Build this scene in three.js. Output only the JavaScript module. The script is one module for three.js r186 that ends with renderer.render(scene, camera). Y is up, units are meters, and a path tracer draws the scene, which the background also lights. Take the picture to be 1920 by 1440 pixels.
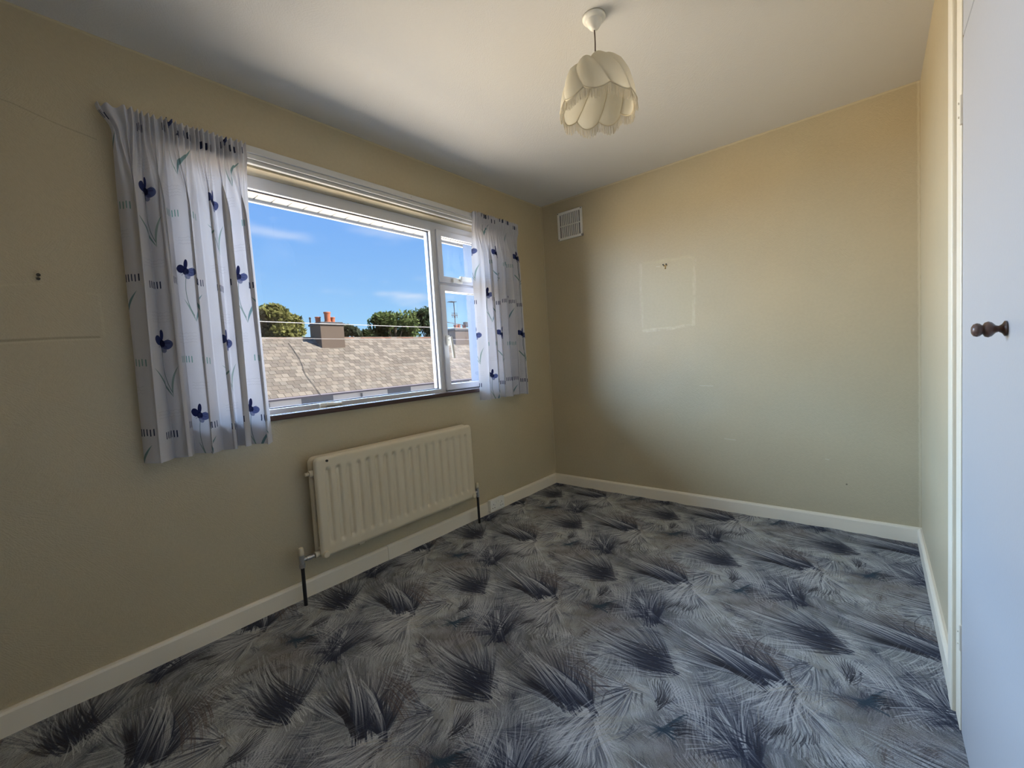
import * as THREE from 'three';
import { RoundedBoxGeometry } from 'three/addons/geometries/RoundedBoxGeometry.js';
import { mergeGeometries } from 'three/addons/utils/BufferGeometryUtils.js';
import { RectAreaLightUniformsLib } from 'three/addons/lights/RectAreaLightUniformsLib.js';
import { createNoise2D } from 'simplex-noise';

// ---------------------------------------------------------------- camera, sky, sun, exposure
// Axes: the far left corner of the room is the origin; x runs from the window wall to the wardrobe wall,
// y is up from the carpet, z runs from the far wall towards the camera. Metres.
const scene = new THREE.Scene();
const camera = new THREE.PerspectiveCamera(2 * Math.atan(720 / 811.1) * 180 / Math.PI, 4 / 3, 0.05, 300);
camera.position.set(2.1821, 1.1288, 3.1111);
camera.rotation.set(-0.0602, 0.7002, -0.0606, 'YXZ');
camera.updateMatrixWorld(true);

const renderer = new THREE.WebGLRenderer();
renderer.toneMapping = THREE.LinearToneMapping;
renderer.toneMappingExposure = 1.0;
renderer.shadowMap.enabled = true;
RectAreaLightUniformsLib.init();

const lin = (r, g, b) => new THREE.Color().setRGB(r, g, b);
function rng(seed) { let s = seed >>> 0; return () => { s = (s + 0x6d2b79f5) >>> 0; let t = Math.imul(s ^ (s >>> 15), 1 | s); t = (t + Math.imul(t ^ (t >>> 7), 61 | t)) ^ t; return ((t ^ (t >>> 14)) >>> 0) / 4294967296; }; }
const noise = createNoise2D(rng(7)), noiseB = createNoise2D(rng(19));
const fbm = (x, y, o = 4) => { let a = 0, w = 0.5; for (let i = 0; i < o; i++) { a += w * noise(x, y); x *= 2.03; y *= 2.03; w *= 0.5; } return a; };
const smooth = (a, b, x) => { const t = Math.min(1, Math.max(0, (x - a) / (b - a))); return t * t * (3 - 2 * t); };
const lerp = (a, b, t) => a + (b - a) * t;

{ // summer sky: blue overhead, paler towards the horizon, thin streaks of high cloud all round
  const W = 1024, H = 512, d = new Float32Array(W * H * 4);
  for (let j = 0; j < H; j++) for (let i = 0; i < W; i++) {
    const el = ((j + 0.5) / H - 0.5) * Math.PI, az = (i / W) * Math.PI * 2, o = (j * W + i) * 4;
    const e = Math.max(0, Math.sin(el)), k = Math.pow(1 - e, 3.2);
    let r = lerp(0.09, 0.44, k), g = lerp(0.3, 0.78, k), b = lerp(0.92, 1.02, k);
    const cx = Math.cos(az) * 2.2, cz = Math.sin(az) * 2.2;
    const streak = fbm(cx * 1.1 + 3, el * 14 + cz * 0.9, 5) + 0.5 * fbm(cz * 1.3, el * 22 - cx, 4);
    const c = smooth(0.1, 0.75, streak) * smooth(0.02, 0.1, el) * (1 - smooth(0.2, 0.34, el)) * 0.85;
    r = lerp(r, 0.95, c); g = lerp(g, 0.98, c); b = lerp(b, 1.05, c);
    d[o] = r; d[o + 1] = g; d[o + 2] = b; d[o + 3] = 1;
  }
  const sky = new THREE.DataTexture(d, W, H, THREE.RGBAFormat, THREE.FloatType);
  sky.mapping = THREE.EquirectangularReflectionMapping; sky.magFilter = THREE.LinearFilter; sky.needsUpdate = true;
  scene.background = sky;
}
// The sun stands behind the house, over its roof: it lights the street and the roof across it.
const sun = new THREE.DirectionalLight(new THREE.Color().setRGB(1, 0.93, 0.82), 14);
sun.position.set(-10 + 25, 35, -8 - 25); sun.target.position.set(-10, 0, -8);
sun.castShadow = true; sun.shadow.mapSize.set(2048, 2048);
Object.assign(sun.shadow.camera, { left: -30, right: 30, top: 30, bottom: -30, near: 1, far: 120 });
scene.add(sun, sun.target);

// Area lights added outside, stronger than true daylight: blue for sky, warm for sunlit roofs and ground.
const skyFill = new THREE.RectAreaLight(lin(0.5, 0.71, 1.0), 32, 18, 2.2);
skyFill.position.set(-4, 2.72, 6); skyFill.lookAt(0.2, 1.5, 6);
const roofBounceFill = new THREE.RectAreaLight(lin(1.0, 0.83, 0.58), 19, 18, 1.5);
roofBounceFill.position.set(-4, 0.75, 6); roofBounceFill.lookAt(0.2, 1.5, 6);
const groundBounceFill = new THREE.RectAreaLight(lin(1.0, 0.88, 0.7), 5.8, 18, 3);
groundBounceFill.position.set(-3.2, -1.3, 6); groundBounceFill.lookAt(-0.5, 0.7, 6);
scene.add(roofBounceFill);
scene.add(skyFill, groundBounceFill);

// ---------------------------------------------------------------- helpers
const E3 = (x, y, z) => new THREE.Vector3(x, y, z);
function at(u, v, axis, value) { // the point where the line of sight through pixel (u, v) meets the plane axis = value
  const d = E3((u - 960) / 811.1, (720 - v) / 811.1, -1).applyQuaternion(camera.quaternion), c = camera.position;
  return c.clone().addScaledVector(d, (value - c[axis]) / d[axis]);
}
const taken = new Map();
function numbered(name) { const n = taken.get(name) ?? 0; taken.set(name, n + 1); return n ? `${name}_${String(n).padStart(3, '0')}` : name; }
function tag(o, label, category, group, kind) {
  if (label) o.userData.label = label;
  if (category) o.userData.category = category;
  if (group) o.userData.group = group;
  if (kind) o.userData.kind = kind;
  return o;
}
function obj(name, geos, material, parent) {
  const list = Array.isArray(geos) ? geos : [geos];
  const g = list.length > 1 ? mergeGeometries(list.map((x) => { const y = x.index ? x.toNonIndexed() : x; for (const k of Object.keys(y.attributes)) if (!['position', 'normal', 'uv', 'color'].includes(k)) y.deleteAttribute(k); return y; })) : list[0];
  const m = new THREE.Mesh(g, material);
  m.name = parent ? name : numbered(name); m.castShadow = m.receiveShadow = true;
  (parent ?? scene).add(m);
  return m;
}
function base(name, x = 0, y = 0, z = 0) { const g = new THREE.Group(); g.name = numbered(name); g.position.set(x, y, z); scene.add(g); return g; }
function struct(name, geos, material, label, parent) { const m = obj(name, geos, material, parent); if (!parent) tag(m, label, label ? name.split('_')[0] : undefined, null, 'structure'); return m; }
const box = (x0, x1, y0, y1, z0, z1) => new THREE.BoxGeometry(x1 - x0, y1 - y0, z1 - z0).translate((x0 + x1) / 2, (y0 + y1) / 2, (z0 + z1) / 2);
const rbox = (x0, x1, y0, y1, z0, z1, r = 0.003, s = 2) => new RoundedBoxGeometry(x1 - x0, y1 - y0, z1 - z0, s, Math.min(r, (x1 - x0) / 2.01, (y1 - y0) / 2.01, (z1 - z0) / 2.01)).translate((x0 + x1) / 2, (y0 + y1) / 2, (z0 + z1) / 2);
const cyl = (a, b, r, r2 = r, seg = 16) => { const d = b.clone().sub(a), l = d.length(); const g = new THREE.CylinderGeometry(r2, r, l, seg); g.applyQuaternion(new THREE.Quaternion().setFromUnitVectors(E3(0, 1, 0), d.normalize())); return g.translate((a.x + b.x) / 2, (a.y + b.y) / 2, (a.z + b.z) / 2); };
const tube = (pts, r, seg = 40, rad = 8, closed = false) => new THREE.TubeGeometry(new THREE.CatmullRomCurve3(pts, closed), seg, r, rad, closed);
const lathe = (pts, seg = 32) => new THREE.LatheGeometry(pts.map(([r, y]) => new THREE.Vector2(r, y)), seg);
// a box whose uv runs in metres
function metricUV(g) { // planar uv in metres from the dominant normal of each face
  const p = g.attributes.position, n = g.attributes.normal, uv = new Float32Array(p.count * 2);
  for (let i = 0; i < p.count; i++) {
    const ax = Math.abs(n.getX(i)), ay = Math.abs(n.getY(i)), az = Math.abs(n.getZ(i));
    if (ax >= ay && ax >= az) { uv[2 * i] = p.getZ(i); uv[2 * i + 1] = p.getY(i); } else if (ay >= az) { uv[2 * i] = p.getX(i); uv[2 * i + 1] = p.getZ(i); } else { uv[2 * i] = p.getX(i); uv[2 * i + 1] = p.getY(i); }
  }
  g.setAttribute('uv', new THREE.BufferAttribute(uv, 2)); return g;
}
function dataMap(size, f, srgb) { // f(u, v) -> [r, g, b] 0..1, or a number
  const d = new Uint8Array(size * size * 4);
  for (let j = 0; j < size; j++) for (let i = 0; i < size; i++) {
    const c = f(i / size, j / size), o = (j * size + i) * 4, a = Array.isArray(c) ? c : [c, c, c];
    for (let k = 0; k < 3; k++) d[o + k] = Math.max(0, Math.min(255, a[k] * 255));
    d[o + 3] = 255;
  }
  const t = new THREE.DataTexture(d, size, size); t.magFilter = THREE.LinearFilter; t.wrapS = t.wrapT = THREE.RepeatWrapping;
  if (srgb) t.colorSpace = THREE.SRGBColorSpace;
  t.needsUpdate = true; return t;
}
// periodic noise, for tiles that repeat
function tileNoise(u, v, f, n = noise) { const a = u * Math.PI * 2, b = v * Math.PI * 2, r = f / (Math.PI * 2); return 0.5 * (n(Math.cos(a) * r + Math.cos(b) * r * 0.7 + 5, Math.sin(a) * r + Math.sin(b) * r * 0.7) + n(Math.cos(b) * r - Math.sin(a) * r * 0.6 - 9, Math.sin(b) * r + Math.cos(a) * r * 0.6)); }
const mat = (r, g, b, rough = 0.6, more = {}) => new THREE.MeshStandardMaterial({ color: lin(r, g, b), roughness: rough, ...more });
const phys = (r, g, b, rough, more = {}) => new THREE.MeshPhysicalMaterial({ color: lin(r, g, b), roughness: rough, ...more });
const rep = (t, s) => { const c = t.clone(); c.repeat.set(1 / s, 1 / s); c.needsUpdate = true; return c; };

const paintBump = dataMap(512, (u, v) => 0.5 + 0.28 * tileNoise(u, v, 60) + 0.2 * tileNoise(u, v, 150, noiseB));
const grain = dataMap(256, (u, v) => 0.5 + 0.4 * tileNoise(u, v, 70, noiseB));

const M = {};
M.ceiling = mat(0.70, 0.68, 0.645, 0.85, { bumpMap: rep(paintBump, 0.5), bumpScale: 0.0012 });
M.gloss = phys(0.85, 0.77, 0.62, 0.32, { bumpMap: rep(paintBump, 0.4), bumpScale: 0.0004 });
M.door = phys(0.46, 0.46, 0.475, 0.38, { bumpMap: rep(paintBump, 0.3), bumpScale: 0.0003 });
M.upvc = phys(0.62, 0.63, 0.67, 0.3);
M.plastic = phys(0.84, 0.82, 0.75, 0.35);
M.gasket = mat(0.02, 0.02, 0.03, 0.6);
M.glass = new THREE.MeshPhysicalMaterial({ color: 0xffffff, roughness: 0.0, transmission: 1, thickness: 0, ior: 1.5 });
M.radiator = phys(0.7, 0.61, 0.44, 0.35, { bumpMap: rep(paintBump, 0.3), bumpScale: 0.0002 });
M.blackPipe = phys(0.012, 0.012, 0.014, 0.4);
M.metal = mat(0.5, 0.5, 0.5, 0.35, { metalness: 0.9 });
M.darkMetal = mat(0.05, 0.045, 0.04, 0.5, { metalness: 0.6 });
M.knobWood = phys(0.09, 0.035, 0.02, 0.25, { clearcoat: 0.6, clearcoatRoughness: 0.15, bumpMap: rep(grain, 0.05), bumpScale: 0.0003 });
M.sillWood = phys(0.06, 0.025, 0.02, 0.4, { bumpMap: rep(grain, 0.1), bumpScale: 0.0004 });
M.sillTop = phys(0.06, 0.03, 0.025, 0.12, { clearcoat: 1, clearcoatRoughness: 0.06 });
M.trackMetal = mat(0.62, 0.61, 0.58, 0.45);

// ---------------------------------------------------------------- the room
const W = 2.367, H = 2.4, ZB = 3.65, T = 0.018;      // room width, height, depth; skirting thickness
const OZ0 = 0.66, OZ1 = 2.58, OY0 = 0.915, OY1 = 2.07, OUT = -0.28; // window opening, outer face of the window wall
const cream = [0.52, 0.44, 0.29];
// painted wall: cream emulsion with faint brush and roller marks, scuffs and the marks that pictures left
function wallPaint(w, h, draw, size = 1024) {
  const cv = document.createElement('canvas'); cv.width = size; cv.height = Math.round(size * h / w);
  const c = cv.getContext('2d'), s = size / w, im = c.createImageData(cv.width, cv.height);
  const toS = (x) => 255 * (x <= 0.0031308 ? 12.92 * x : 1.055 * Math.pow(x, 1 / 2.4) - 0.055);
  for (let j = 0; j < cv.height; j++) for (let i = 0; i < cv.width; i++) {
    const x = i / s, y = j / s, n = 1 + 0.035 * fbm(x * 2.1, y * 2.1, 3) + 0.02 * noiseB(x * 40, y * 40), t = 0.02 * noiseB(x * 1.3 + 8, y * 1.1), o = (j * cv.width + i) * 4;
    im.data[o] = toS(cream[0] * (n + t)); im.data[o + 1] = toS(cream[1] * n); im.data[o + 2] = toS(cream[2] * (n - t)); im.data[o + 3] = 255;
  }
  c.putImageData(im, 0, 0);
  draw?.(c, s, (y) => cv.height - y * s);
  const t = new THREE.CanvasTexture(cv); t.colorSpace = THREE.SRGBColorSpace; t.repeat.set(1 / w, 1 / h); t.wrapS = t.wrapT = THREE.RepeatWrapping;
  return phys(1, 1, 1, 0.42, { map: t, bumpMap: rep(paintBump, 0.45), bumpScale: 0.0012 });
}
M.wallBack = wallPaint(2.4, 2.4, (c, s, Y) => { // cleaner rectangle with pale edges where a picture hung
  const r = rng(3);
  c.save(); c.lineJoin = 'round';
  const q = [[0.862, 1.765], [1.248, 1.745], [1.226, 1.277], [0.858, 1.268]].map(([x, y]) => [x * s, Y(y)]);
  c.beginPath(); q.forEach(([x, y], i) => (i ? c.lineTo(x, y) : c.moveTo(x, y))); c.closePath();
  c.fillStyle = 'rgba(232,226,200,0.05)'; c.fill();
  // broken, uneven pale edges, heaviest down the right side and along the foot
  q.forEach((p, e) => { const n = q[(e + 1) % 4], heavy = [0.35, 1, 1, 0.7][e]; for (let k = 0; k < 70; k++) { const t0 = r(), t1 = Math.min(1, t0 + 0.04 + 0.16 * r()), j = () => (r() - 0.5) * s * 0.022; c.strokeStyle = `rgba(238,232,208,${heavy * (0.02 + 0.05 * r())})`; c.lineWidth = s * (0.004 + 0.014 * r()); const a = j(), b = j(); c.beginPath(); c.moveTo(lerp(p[0], n[0], t0) + a, lerp(p[1], n[1], t0) + b); c.lineTo(lerp(p[0], n[0], t1) + a + j() * 0.3, lerp(p[1], n[1], t1) + b + j() * 0.3); c.stroke(); } });
  // ceiling and corner paint lapping onto this wall
  const lap = (pts) => { for (let k = 0; k < 3; k++) { c.strokeStyle = 'rgba(225,216,186,0.22)'; c.lineWidth = s * (0.004 + 0.004 * k); c.beginPath(); for (let i = 0; i <= 120; i++) { const x = lerp(pts[0][0], pts[1][0], i / 120), y = lerp(pts[0][1], pts[1][1], i / 120), w = 0.003 * noise(i * 0.4 + k * 9, pts[0][0]); i ? c.lineTo((x + w) * s, Y(y + w)) : c.moveTo(x * s, Y(y)); } c.stroke(); } };
  lap([[0, 2.394], [2.367, 2.394]]); lap([[0.006, 0.09], [0.006, 2.4]]); lap([[2.36, 0.09], [2.36, 2.4]]);
  for (const [x, y, l] of [[1.25, 0.86, 0.09], [0.98, 1.72, 0.03], [1.4, 0.5, 0.07], [1.95, 0.42, 0.02]]) { c.strokeStyle = 'rgba(240,238,225,0.25)'; c.lineWidth = s * 0.006; c.beginPath(); c.moveTo(x * s, Y(y)); c.lineTo((x + l) * s, Y(y - 0.004)); c.stroke(); }
  c.fillStyle = 'rgba(70,60,50,0.7)'; c.beginPath(); c.arc(2.05 * s, Y(0.28), s * 0.004, 0, 7); c.fill();
  c.restore();
});
M.wallLeft = wallPaint(3.7, 2.44, (c, s, Y) => { // seam of old filler below a nail, and a hairline crack (u runs along z)
  const r = rng(5);
  c.save(); c.lineCap = 'round';
  const seam = (pts, col, w) => { c.strokeStyle = col; c.lineWidth = s * w; c.beginPath(); pts.forEach(([z, y], i) => (i ? c.lineTo(z * s, Y(y)) : c.moveTo(z * s, Y(y)))); c.stroke(); };
  seam([[2.855, 1.297], [2.95, 1.294], [3.1, 1.284], [3.4, 1.28]], 'rgba(70,60,42,0.22)', 0.008);
  seam([[2.85, 1.29], [2.95, 1.287], [3.1, 1.276], [3.4, 1.272]], 'rgba(225,215,180,0.2)', 0.007);
  seam([[2.84, 1.30], [2.842, 1.45], [2.87, 1.455]], 'rgba(225,215,180,0.16)', 0.008);
  seam([[2.98, 1.48], [3.05, 1.47], [3.2, 1.44]], 'rgba(225,215,180,0.14)', 0.006);
  seam([[2.8, 2.02], [2.9, 2.04], [3.0, 2.07], [3.12, 2.085]], 'rgba(60,50,35,0.2)', 0.003);
  for (let k = 0; k < 3; k++) { c.strokeStyle = 'rgba(214,203,170,0.2)'; c.lineWidth = s * (0.004 + 0.003 * k); c.beginPath(); for (let i = 0; i <= 200; i++) { const z = 3.65 * i / 200, w = 0.003 * noise(i * 0.4, k * 7); i ? c.lineTo(z * s, Y(2.395 + w)) : c.moveTo(0, Y(2.395)); } c.stroke(); }
  for (let k = 0; k < 40; k++) { c.fillStyle = `rgba(235,228,200,${0.2 * r()})`; c.beginPath(); c.arc((0.1 + 3.3 * r()) * s, Y(0.3 + 2 * r()), s * 0.002, 0, 7); c.fill(); }
  c.restore();
}, 1536);
M.wallPlain = wallPaint(2.4, 2.4, null, 512);
{
  // window wall with its opening, from one extruded outline; outline drawn in (z, y), extruded outwards
  const s = new THREE.Shape([[-0.3, -0.1], [ZB + 0.1, -0.1], [ZB + 0.1, H], [-0.3, H]].map(([a, b]) => new THREE.Vector2(a, b)));
  s.holes.push(new THREE.Path([[OZ0, OY0], [OZ0, OY1], [OZ1, OY1], [OZ1, OY0]].map(([a, b]) => new THREE.Vector2(a, b))));
  const g = new THREE.ExtrudeGeometry(s, { depth: -OUT, bevelEnabled: false });
  g.applyMatrix4(new THREE.Matrix4().makeBasis(E3(0, 0, 1), E3(0, 1, 0), E3(-1, 0, 0)));   // shape x -> z, extrusion -> -x
  struct('wall_left', metricUV(g), M.wallLeft, 'cream painted wall around the window above the radiator');
  struct('wall_back', metricUV(box(-0.0, W + 0.3, -0.1, H, -0.25, 0)), M.wallBack, 'cream painted wall with the air vent and a pale picture mark');
  struct('wall_right', metricUV(box(W, W + 0.3, -0.1, H, 0, 1.44)), M.wallPlain, 'narrow cream wall strip between far corner and wardrobe frame');
  struct('wall_wardrobe', metricUV(box(W + 0.12, W + 0.3, -0.1, H, 1.44, ZB)), M.wallPlain, 'cream wall inside the built-in wardrobe behind its white doors');
  struct('wall_front', metricUV(box(0, W + 0.3, -0.1, H, ZB, ZB + 0.1)), M.wallPlain, 'cream painted wall facing the air vent wall');
  struct('ceiling', metricUV(box(OUT, W + 0.3, H, H + 0.15, -0.25, ZB + 0.1)), M.ceiling, 'off-white painted ceiling with a pendant lamp');
}
// ---------------------------------------------------------------- carpet: feather swirls, woven with a half-drop repeat of 0.92 m
{
  const S = 2048, P = 0.92, cv = document.createElement('canvas'); cv.width = cv.height = S;
  const c = cv.getContext('2d'), k = S / P, r = rng(11);
  const img = c.createImageData(S, S);
  for (let j = 0; j < S; j++) for (let i = 0; i < S; i++) {
    const u = i / S, v = j / S, n = tileNoise(u, v, 7), m = tileNoise(u, v, 16, noiseB), o = (j * S + i) * 4;
    const l = 116 + 28 * n + 14 * m;
    img.data[o] = l * 0.985; img.data[o + 1] = l + 2 * m; img.data[o + 2] = l * 0.985 + 8 * m; img.data[o + 3] = 255;
  }
  c.putImageData(img, 0, 0);
  c.lineCap = 'round';
  const mod = (a) => ((a % P) + P) % P;
  const along = (pts, t) => { const f = t * (pts.length - 1), i = Math.min(pts.length - 2, Math.floor(f)), q = f - i; return [lerp(pts[i][0], pts[i + 1][0], q), lerp(pts[i][1], pts[i + 1][1], q)]; };
  // one stroke from a root to a tip, dark at the root and running out towards the tip, drawn wherever the tile wraps
  function stroke(a, b, bend, w, rgb, al, fade = true) {
    const dx = b[0] - a[0], dy = b[1] - a[1], mx = (a[0] + b[0]) / 2 - dy * bend, my = (a[1] + b[1]) / 2 + dx * bend;
    const ox = mod(a[0]) - a[0], oy = mod(a[1]) - a[1];
    for (const i of [-P, 0, P]) for (const j of [-P, 0, P]) {
      const X = (x) => (x + ox + i) * k, Y = (y) => (y + oy + j) * k;
      if (Math.max(X(a[0]), X(b[0]), X(mx)) < -40 || Math.min(X(a[0]), X(b[0]), X(mx)) > S + 40 || Math.max(Y(a[1]), Y(b[1]), Y(my)) < -40 || Math.min(Y(a[1]), Y(b[1]), Y(my)) > S + 40) continue;
      if (fade) { const g = c.createLinearGradient(X(a[0]), Y(a[1]), X(b[0]), Y(b[1])); g.addColorStop(0, `rgba(${rgb},${al})`); g.addColorStop(0.55, `rgba(${rgb},${al * 0.7})`); g.addColorStop(1, `rgba(${rgb},0)`); c.strokeStyle = g; } else c.strokeStyle = `rgba(${rgb},${al})`;
      c.lineWidth = w * k; c.beginPath(); c.moveTo(X(a[0]), Y(a[1])); c.quadraticCurveTo(X(mx), Y(my), X(b[0]), Y(b[1])); c.stroke();
    }
  }
  const cells = [[0, 0], [P / 2, P / 2]];
  function fan(roots, tips, n, rgb, al = 0.55, w = 0.004, bend = 0.1, jit = 0.018) {
    for (const [ox, oy] of cells) for (let q = 0; q < n; q++) {
      const t = (q + r()) / n, a = along(roots, Math.min(1, t)), b = along(tips, Math.min(1, t)), e = 0.75 + 0.4 * r();
      const s0 = -0.22 + 0.42 * r(), A = [lerp(a[0], b[0], s0) + ox + (r() - 0.5) * jit, lerp(a[1], b[1], s0) + oy + (r() - 0.5) * jit];
      stroke(A, [lerp(a[0], b[0], e) + ox + (r() - 0.5) * jit, lerp(a[1], b[1], e) + oy + (r() - 0.5) * jit], bend * (0.6 + 0.8 * r()), w * (0.5 + r()), rgb, al * (0.5 + 0.7 * r()));
    }
  }
  const NAVY = '18,22,36', INK = '16,16,22', TEAL = '22,36,48', BROWN = '60,48,44', PALE = '176,178,180', SAND = '138,132,118', RUST = '128,80,60', SLATE = '54,58,68';
  // soft patches of dye behind the feathers
  const blot = (x, y, rad, rgb, al) => { for (const [ox, oy] of cells) for (const i of [-P, 0, P]) for (const j of [-P, 0, P]) { const X = (mod(x + ox) + i) * k, Y = (mod(y + oy) + j) * k, R = rad * k; if (X < -R || Y < -R || X > S + R || Y > S + R) continue; const g = c.createRadialGradient(X, Y, 0, X, Y, R); g.addColorStop(0, `rgba(${rgb},${al})`); g.addColorStop(0.5, `rgba(${rgb},${al * 0.6})`); g.addColorStop(1, `rgba(${rgb},0)`); c.fillStyle = g; c.beginPath(); c.arc(X, Y, R, 0, 7); c.fill(); } };
  blot(-0.1, -0.14, 0.15, SLATE, 0.6); blot(-0.28, 0.12, 0.12, SLATE, 0.5); blot(0.15, -0.28, 0.15, TEAL, 0.55); blot(0.1, 0.12, 0.1, NAVY, 0.5); blot(0.28, 0.02, 0.15, NAVY, 0.55); blot(-0.24, -0.4, 0.14, NAVY, 0.5);
  blot(-0.1, 0.3, 0.16, PALE, 0.4); blot(0.03, -0.08, 0.07, PALE, 0.2); blot(-0.3, 0.0, 0.1, BROWN, 0.35); blot(0.12, -0.1, 0.1, PALE, 0.25);
  // feathery undergrowth: tufts of strokes that sweep from a root, following the flow of the pattern
  for (let q = 0; q < 240; q++) {
    const x = r() * P, y = r() * P, a0 = 0.7 + 1.7 * tileNoise(x / P, y / P, 5) + (r() < 0.25 ? Math.PI * 0.6 : 0), sp = 0.35 + 0.5 * r(), L = 0.05 + 0.09 * r(), bend = (r() - 0.5) * 0.5, kind = r(), rgb = kind < 0.45 ? PALE : kind < 0.65 ? SLATE : kind < 0.85 ? NAVY : kind < 0.93 ? SAND : BROWN, n = 14 + Math.floor(r() * 16);
    for (let i = 0; i < n; i++) { const a = a0 + sp * (i / n - 0.5) + (r() - 0.5) * 0.1, l = L * (0.6 + 0.5 * r()), sx = x + (r() - 0.5) * 0.03, sy = y + (r() - 0.5) * 0.03; stroke([sx, sy], [sx + Math.cos(a) * l, sy + Math.sin(a) * l], bend, 0.0012 + 0.002 * r(), rgb, 0.3); }
  }
  for (let q = 0; q < 6000; q++) {
    const x = r() * P, y = r() * P, n = tileNoise(x / P, y / P, 5), a = 0.75 + 1.5 * n + (r() - 0.5) * 0.5, l = 0.015 + 0.04 * r(), pale = r() < 0.5;
    stroke([x, y], [x + Math.cos(a) * l, y + Math.sin(a) * l], (r() - 0.5) * 0.25, 0.0012 + 0.0014 * r(), pale ? PALE : r() < 0.5 ? SLATE : NAVY, pale ? 0.22 : 0.28);
  }
  // large shells of feather strokes sweeping out from the dark roots, with a ragged pale rim
  const shell = (x, y, dir, R, span, pale) => { for (const [ox, oy] of cells) {
    for (let q = 0; q < 190; q++) { const a = dir + span * ((q + r()) / 190 - 0.5), z = r(), l0 = R * (0.1 + 0.35 * r()), l1 = R * (0.62 + 0.42 * r()), kx = Math.cos(a), ky = Math.sin(a), rgb = z < pale ? PALE : z < pale + 0.3 ? SLATE : z < 0.94 ? NAVY : SAND; stroke([x + ox + kx * l0, y + oy + ky * l0], [x + ox + kx * l1, y + oy + ky * l1], 0.1 * Math.sin((a - dir) * 2), 0.0018 + 0.0032 * r(), rgb, 0.42); }
    for (let q = 0; q < 90; q++) { const a = dir + span * ((q + r()) / 90 - 0.5), l1 = R * (0.96 + 0.1 * r()), l0 = l1 - 0.03 - 0.05 * r(), kx = Math.cos(a), ky = Math.sin(a), d = q % 3 === 0; stroke([x + ox + kx * l1, y + oy + ky * l1], [x + ox + kx * l0, y + oy + ky * l0], 0.1, d ? 0.002 : 0.003, d ? INK : PALE, d ? 0.5 : 0.55); }
    for (let q = 0; q < (R < 0.22 ? 0 : 80); q++) { const a = dir + span * 0.9 * ((q + r()) / 70 - 0.5), l1 = R * (0.35 + 0.55 * r()), kx = Math.cos(a), ky = Math.sin(a); stroke([x + ox - kx * 0.02 * r(), y + oy - ky * 0.02 * r()], [x + ox + kx * l1, y + oy + ky * l1], 0.08, 0.003 + 0.003 * r(), r() < 0.6 ? NAVY : INK, 0.5); }
  } };
  shell(0.12, -0.02, 0.35, 0.2, 2.0, 0.45); shell(-0.05, 0.02, 2.2, 0.2, 1.6, 0.4); shell(0.05, 0.06, -1.2, 0.12, 2.2, 0.5); shell(-0.1, 0.22, 1.5, 0.24, 1.7, 0.6); shell(-0.12, 0.19, Math.PI + 0.35, 0.3, 1.3, 0.4); shell(0.33, 0.1, Math.PI + 0.8, 0.28, 1.2, 0.4); shell(0.28, -0.24, Math.PI + 0.45, 0.36, 1.2, 0.4); shell(0.03, -0.12, Math.PI + 0.15, 0.36, 1.4, 0.42);
  blot(0.2, -0.05, 0.2, NAVY, 0.4); blot(-0.3, -0.25, 0.17, BROWN, 0.4); blot(-0.02, -0.36, 0.14, NAVY, 0.35); blot(-0.36, 0.12, 0.1, BROWN, 0.3);
  const two = (ro, ti, n, rgb, al, w, bend, jit) => { fan(ro, ti, n, rgb, al, w, bend, jit); fan(ti.length > 2 ? [ti[0], ti[1], ti[ti.length - 1]] : ti, ro, Math.round(n * 0.6), PALE, al * 0.6, w * 0.8, -bend, jit); };
  two([[-0.047, -0.207], [0.02, -0.08]], [[-0.366, -0.206], [-0.295, -0.169], [-0.208, -0.093], [-0.15, -0.064], [-0.107, -0.028]], 60, INK, 0.75, 0.0036, -0.12);
  fan([[-0.03, -0.19], [0.02, -0.09]], [[-0.2, -0.2], [-0.14, -0.06]], 34, NAVY, 0.7, 0.0045, -0.1);
  fan([[0.091, -0.108], [0.009, -0.246]], [[-0.013, -0.119], [-0.035, -0.215]], 44, PALE, 0.75, 0.002, 0.05, 0.03);
  two([[-0.153, 0.178], [-0.116, 0.184]], [[-0.38, 0.149], [-0.381, 0.099], [-0.321, 0.099], [-0.265, 0.115], [-0.213, 0.138]], 50, NAVY, 0.7, 0.0036, 0.12);
  fan([[-0.2, 0.02], [-0.12, 0.12]], [[-0.4, 0.02], [-0.33, 0.1]], 44, BROWN, 0.45, 0.003, 0.1);
  fan([[0.036, 0.055], [0.052, 0.05]], [[-0.02, -0.029], [0.007, -0.055], [0.041, -0.036], [0.068, -0.021]], 24, INK, 0.65, 0.0026, 0.3, 0.012);
  two([[0.253, -0.224], [0.285, -0.268]], [[-0.012, -0.354], [0.025, -0.35], [0.091, -0.358]], 55, NAVY, 0.75, 0.0036, 0.06);
  fan([[0.21, -0.238], [0.253, -0.224]], [[0.082, -0.227], [0.036, -0.283]], 36, INK, 0.7, 0.0036, 0.08);
  fan([[0.121, 0.152], [0.116, 0.059]], [[0.035, 0.125], [0.062, 0.162], [0.073, 0.208]], 36, TEAL, 0.7, 0.0036, 0.1);
  fan([[0.097, 0.085], [0.132, 0.139]], [[0.165, 0.065], [0.176, 0.09]], 24, INK, 0.65, 0.003, -0.1);
  two([[0.347, 0.08], [0.305, 0.111]], [[0.195, -0.034], [0.225, -0.019], [0.246, -0.109], [0.27, -0.101]], 55, NAVY, 0.7, 0.0036, -0.08);
  fan([[-0.138, -0.717], [-0.057, -0.673]], [[-0.173, -0.491], [-0.125, -0.475], [-0.098, -0.529], [-0.057, -0.491], [-0.011, -0.558]], 80, PALE, 0.45, 0.003, 0.1);
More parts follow.
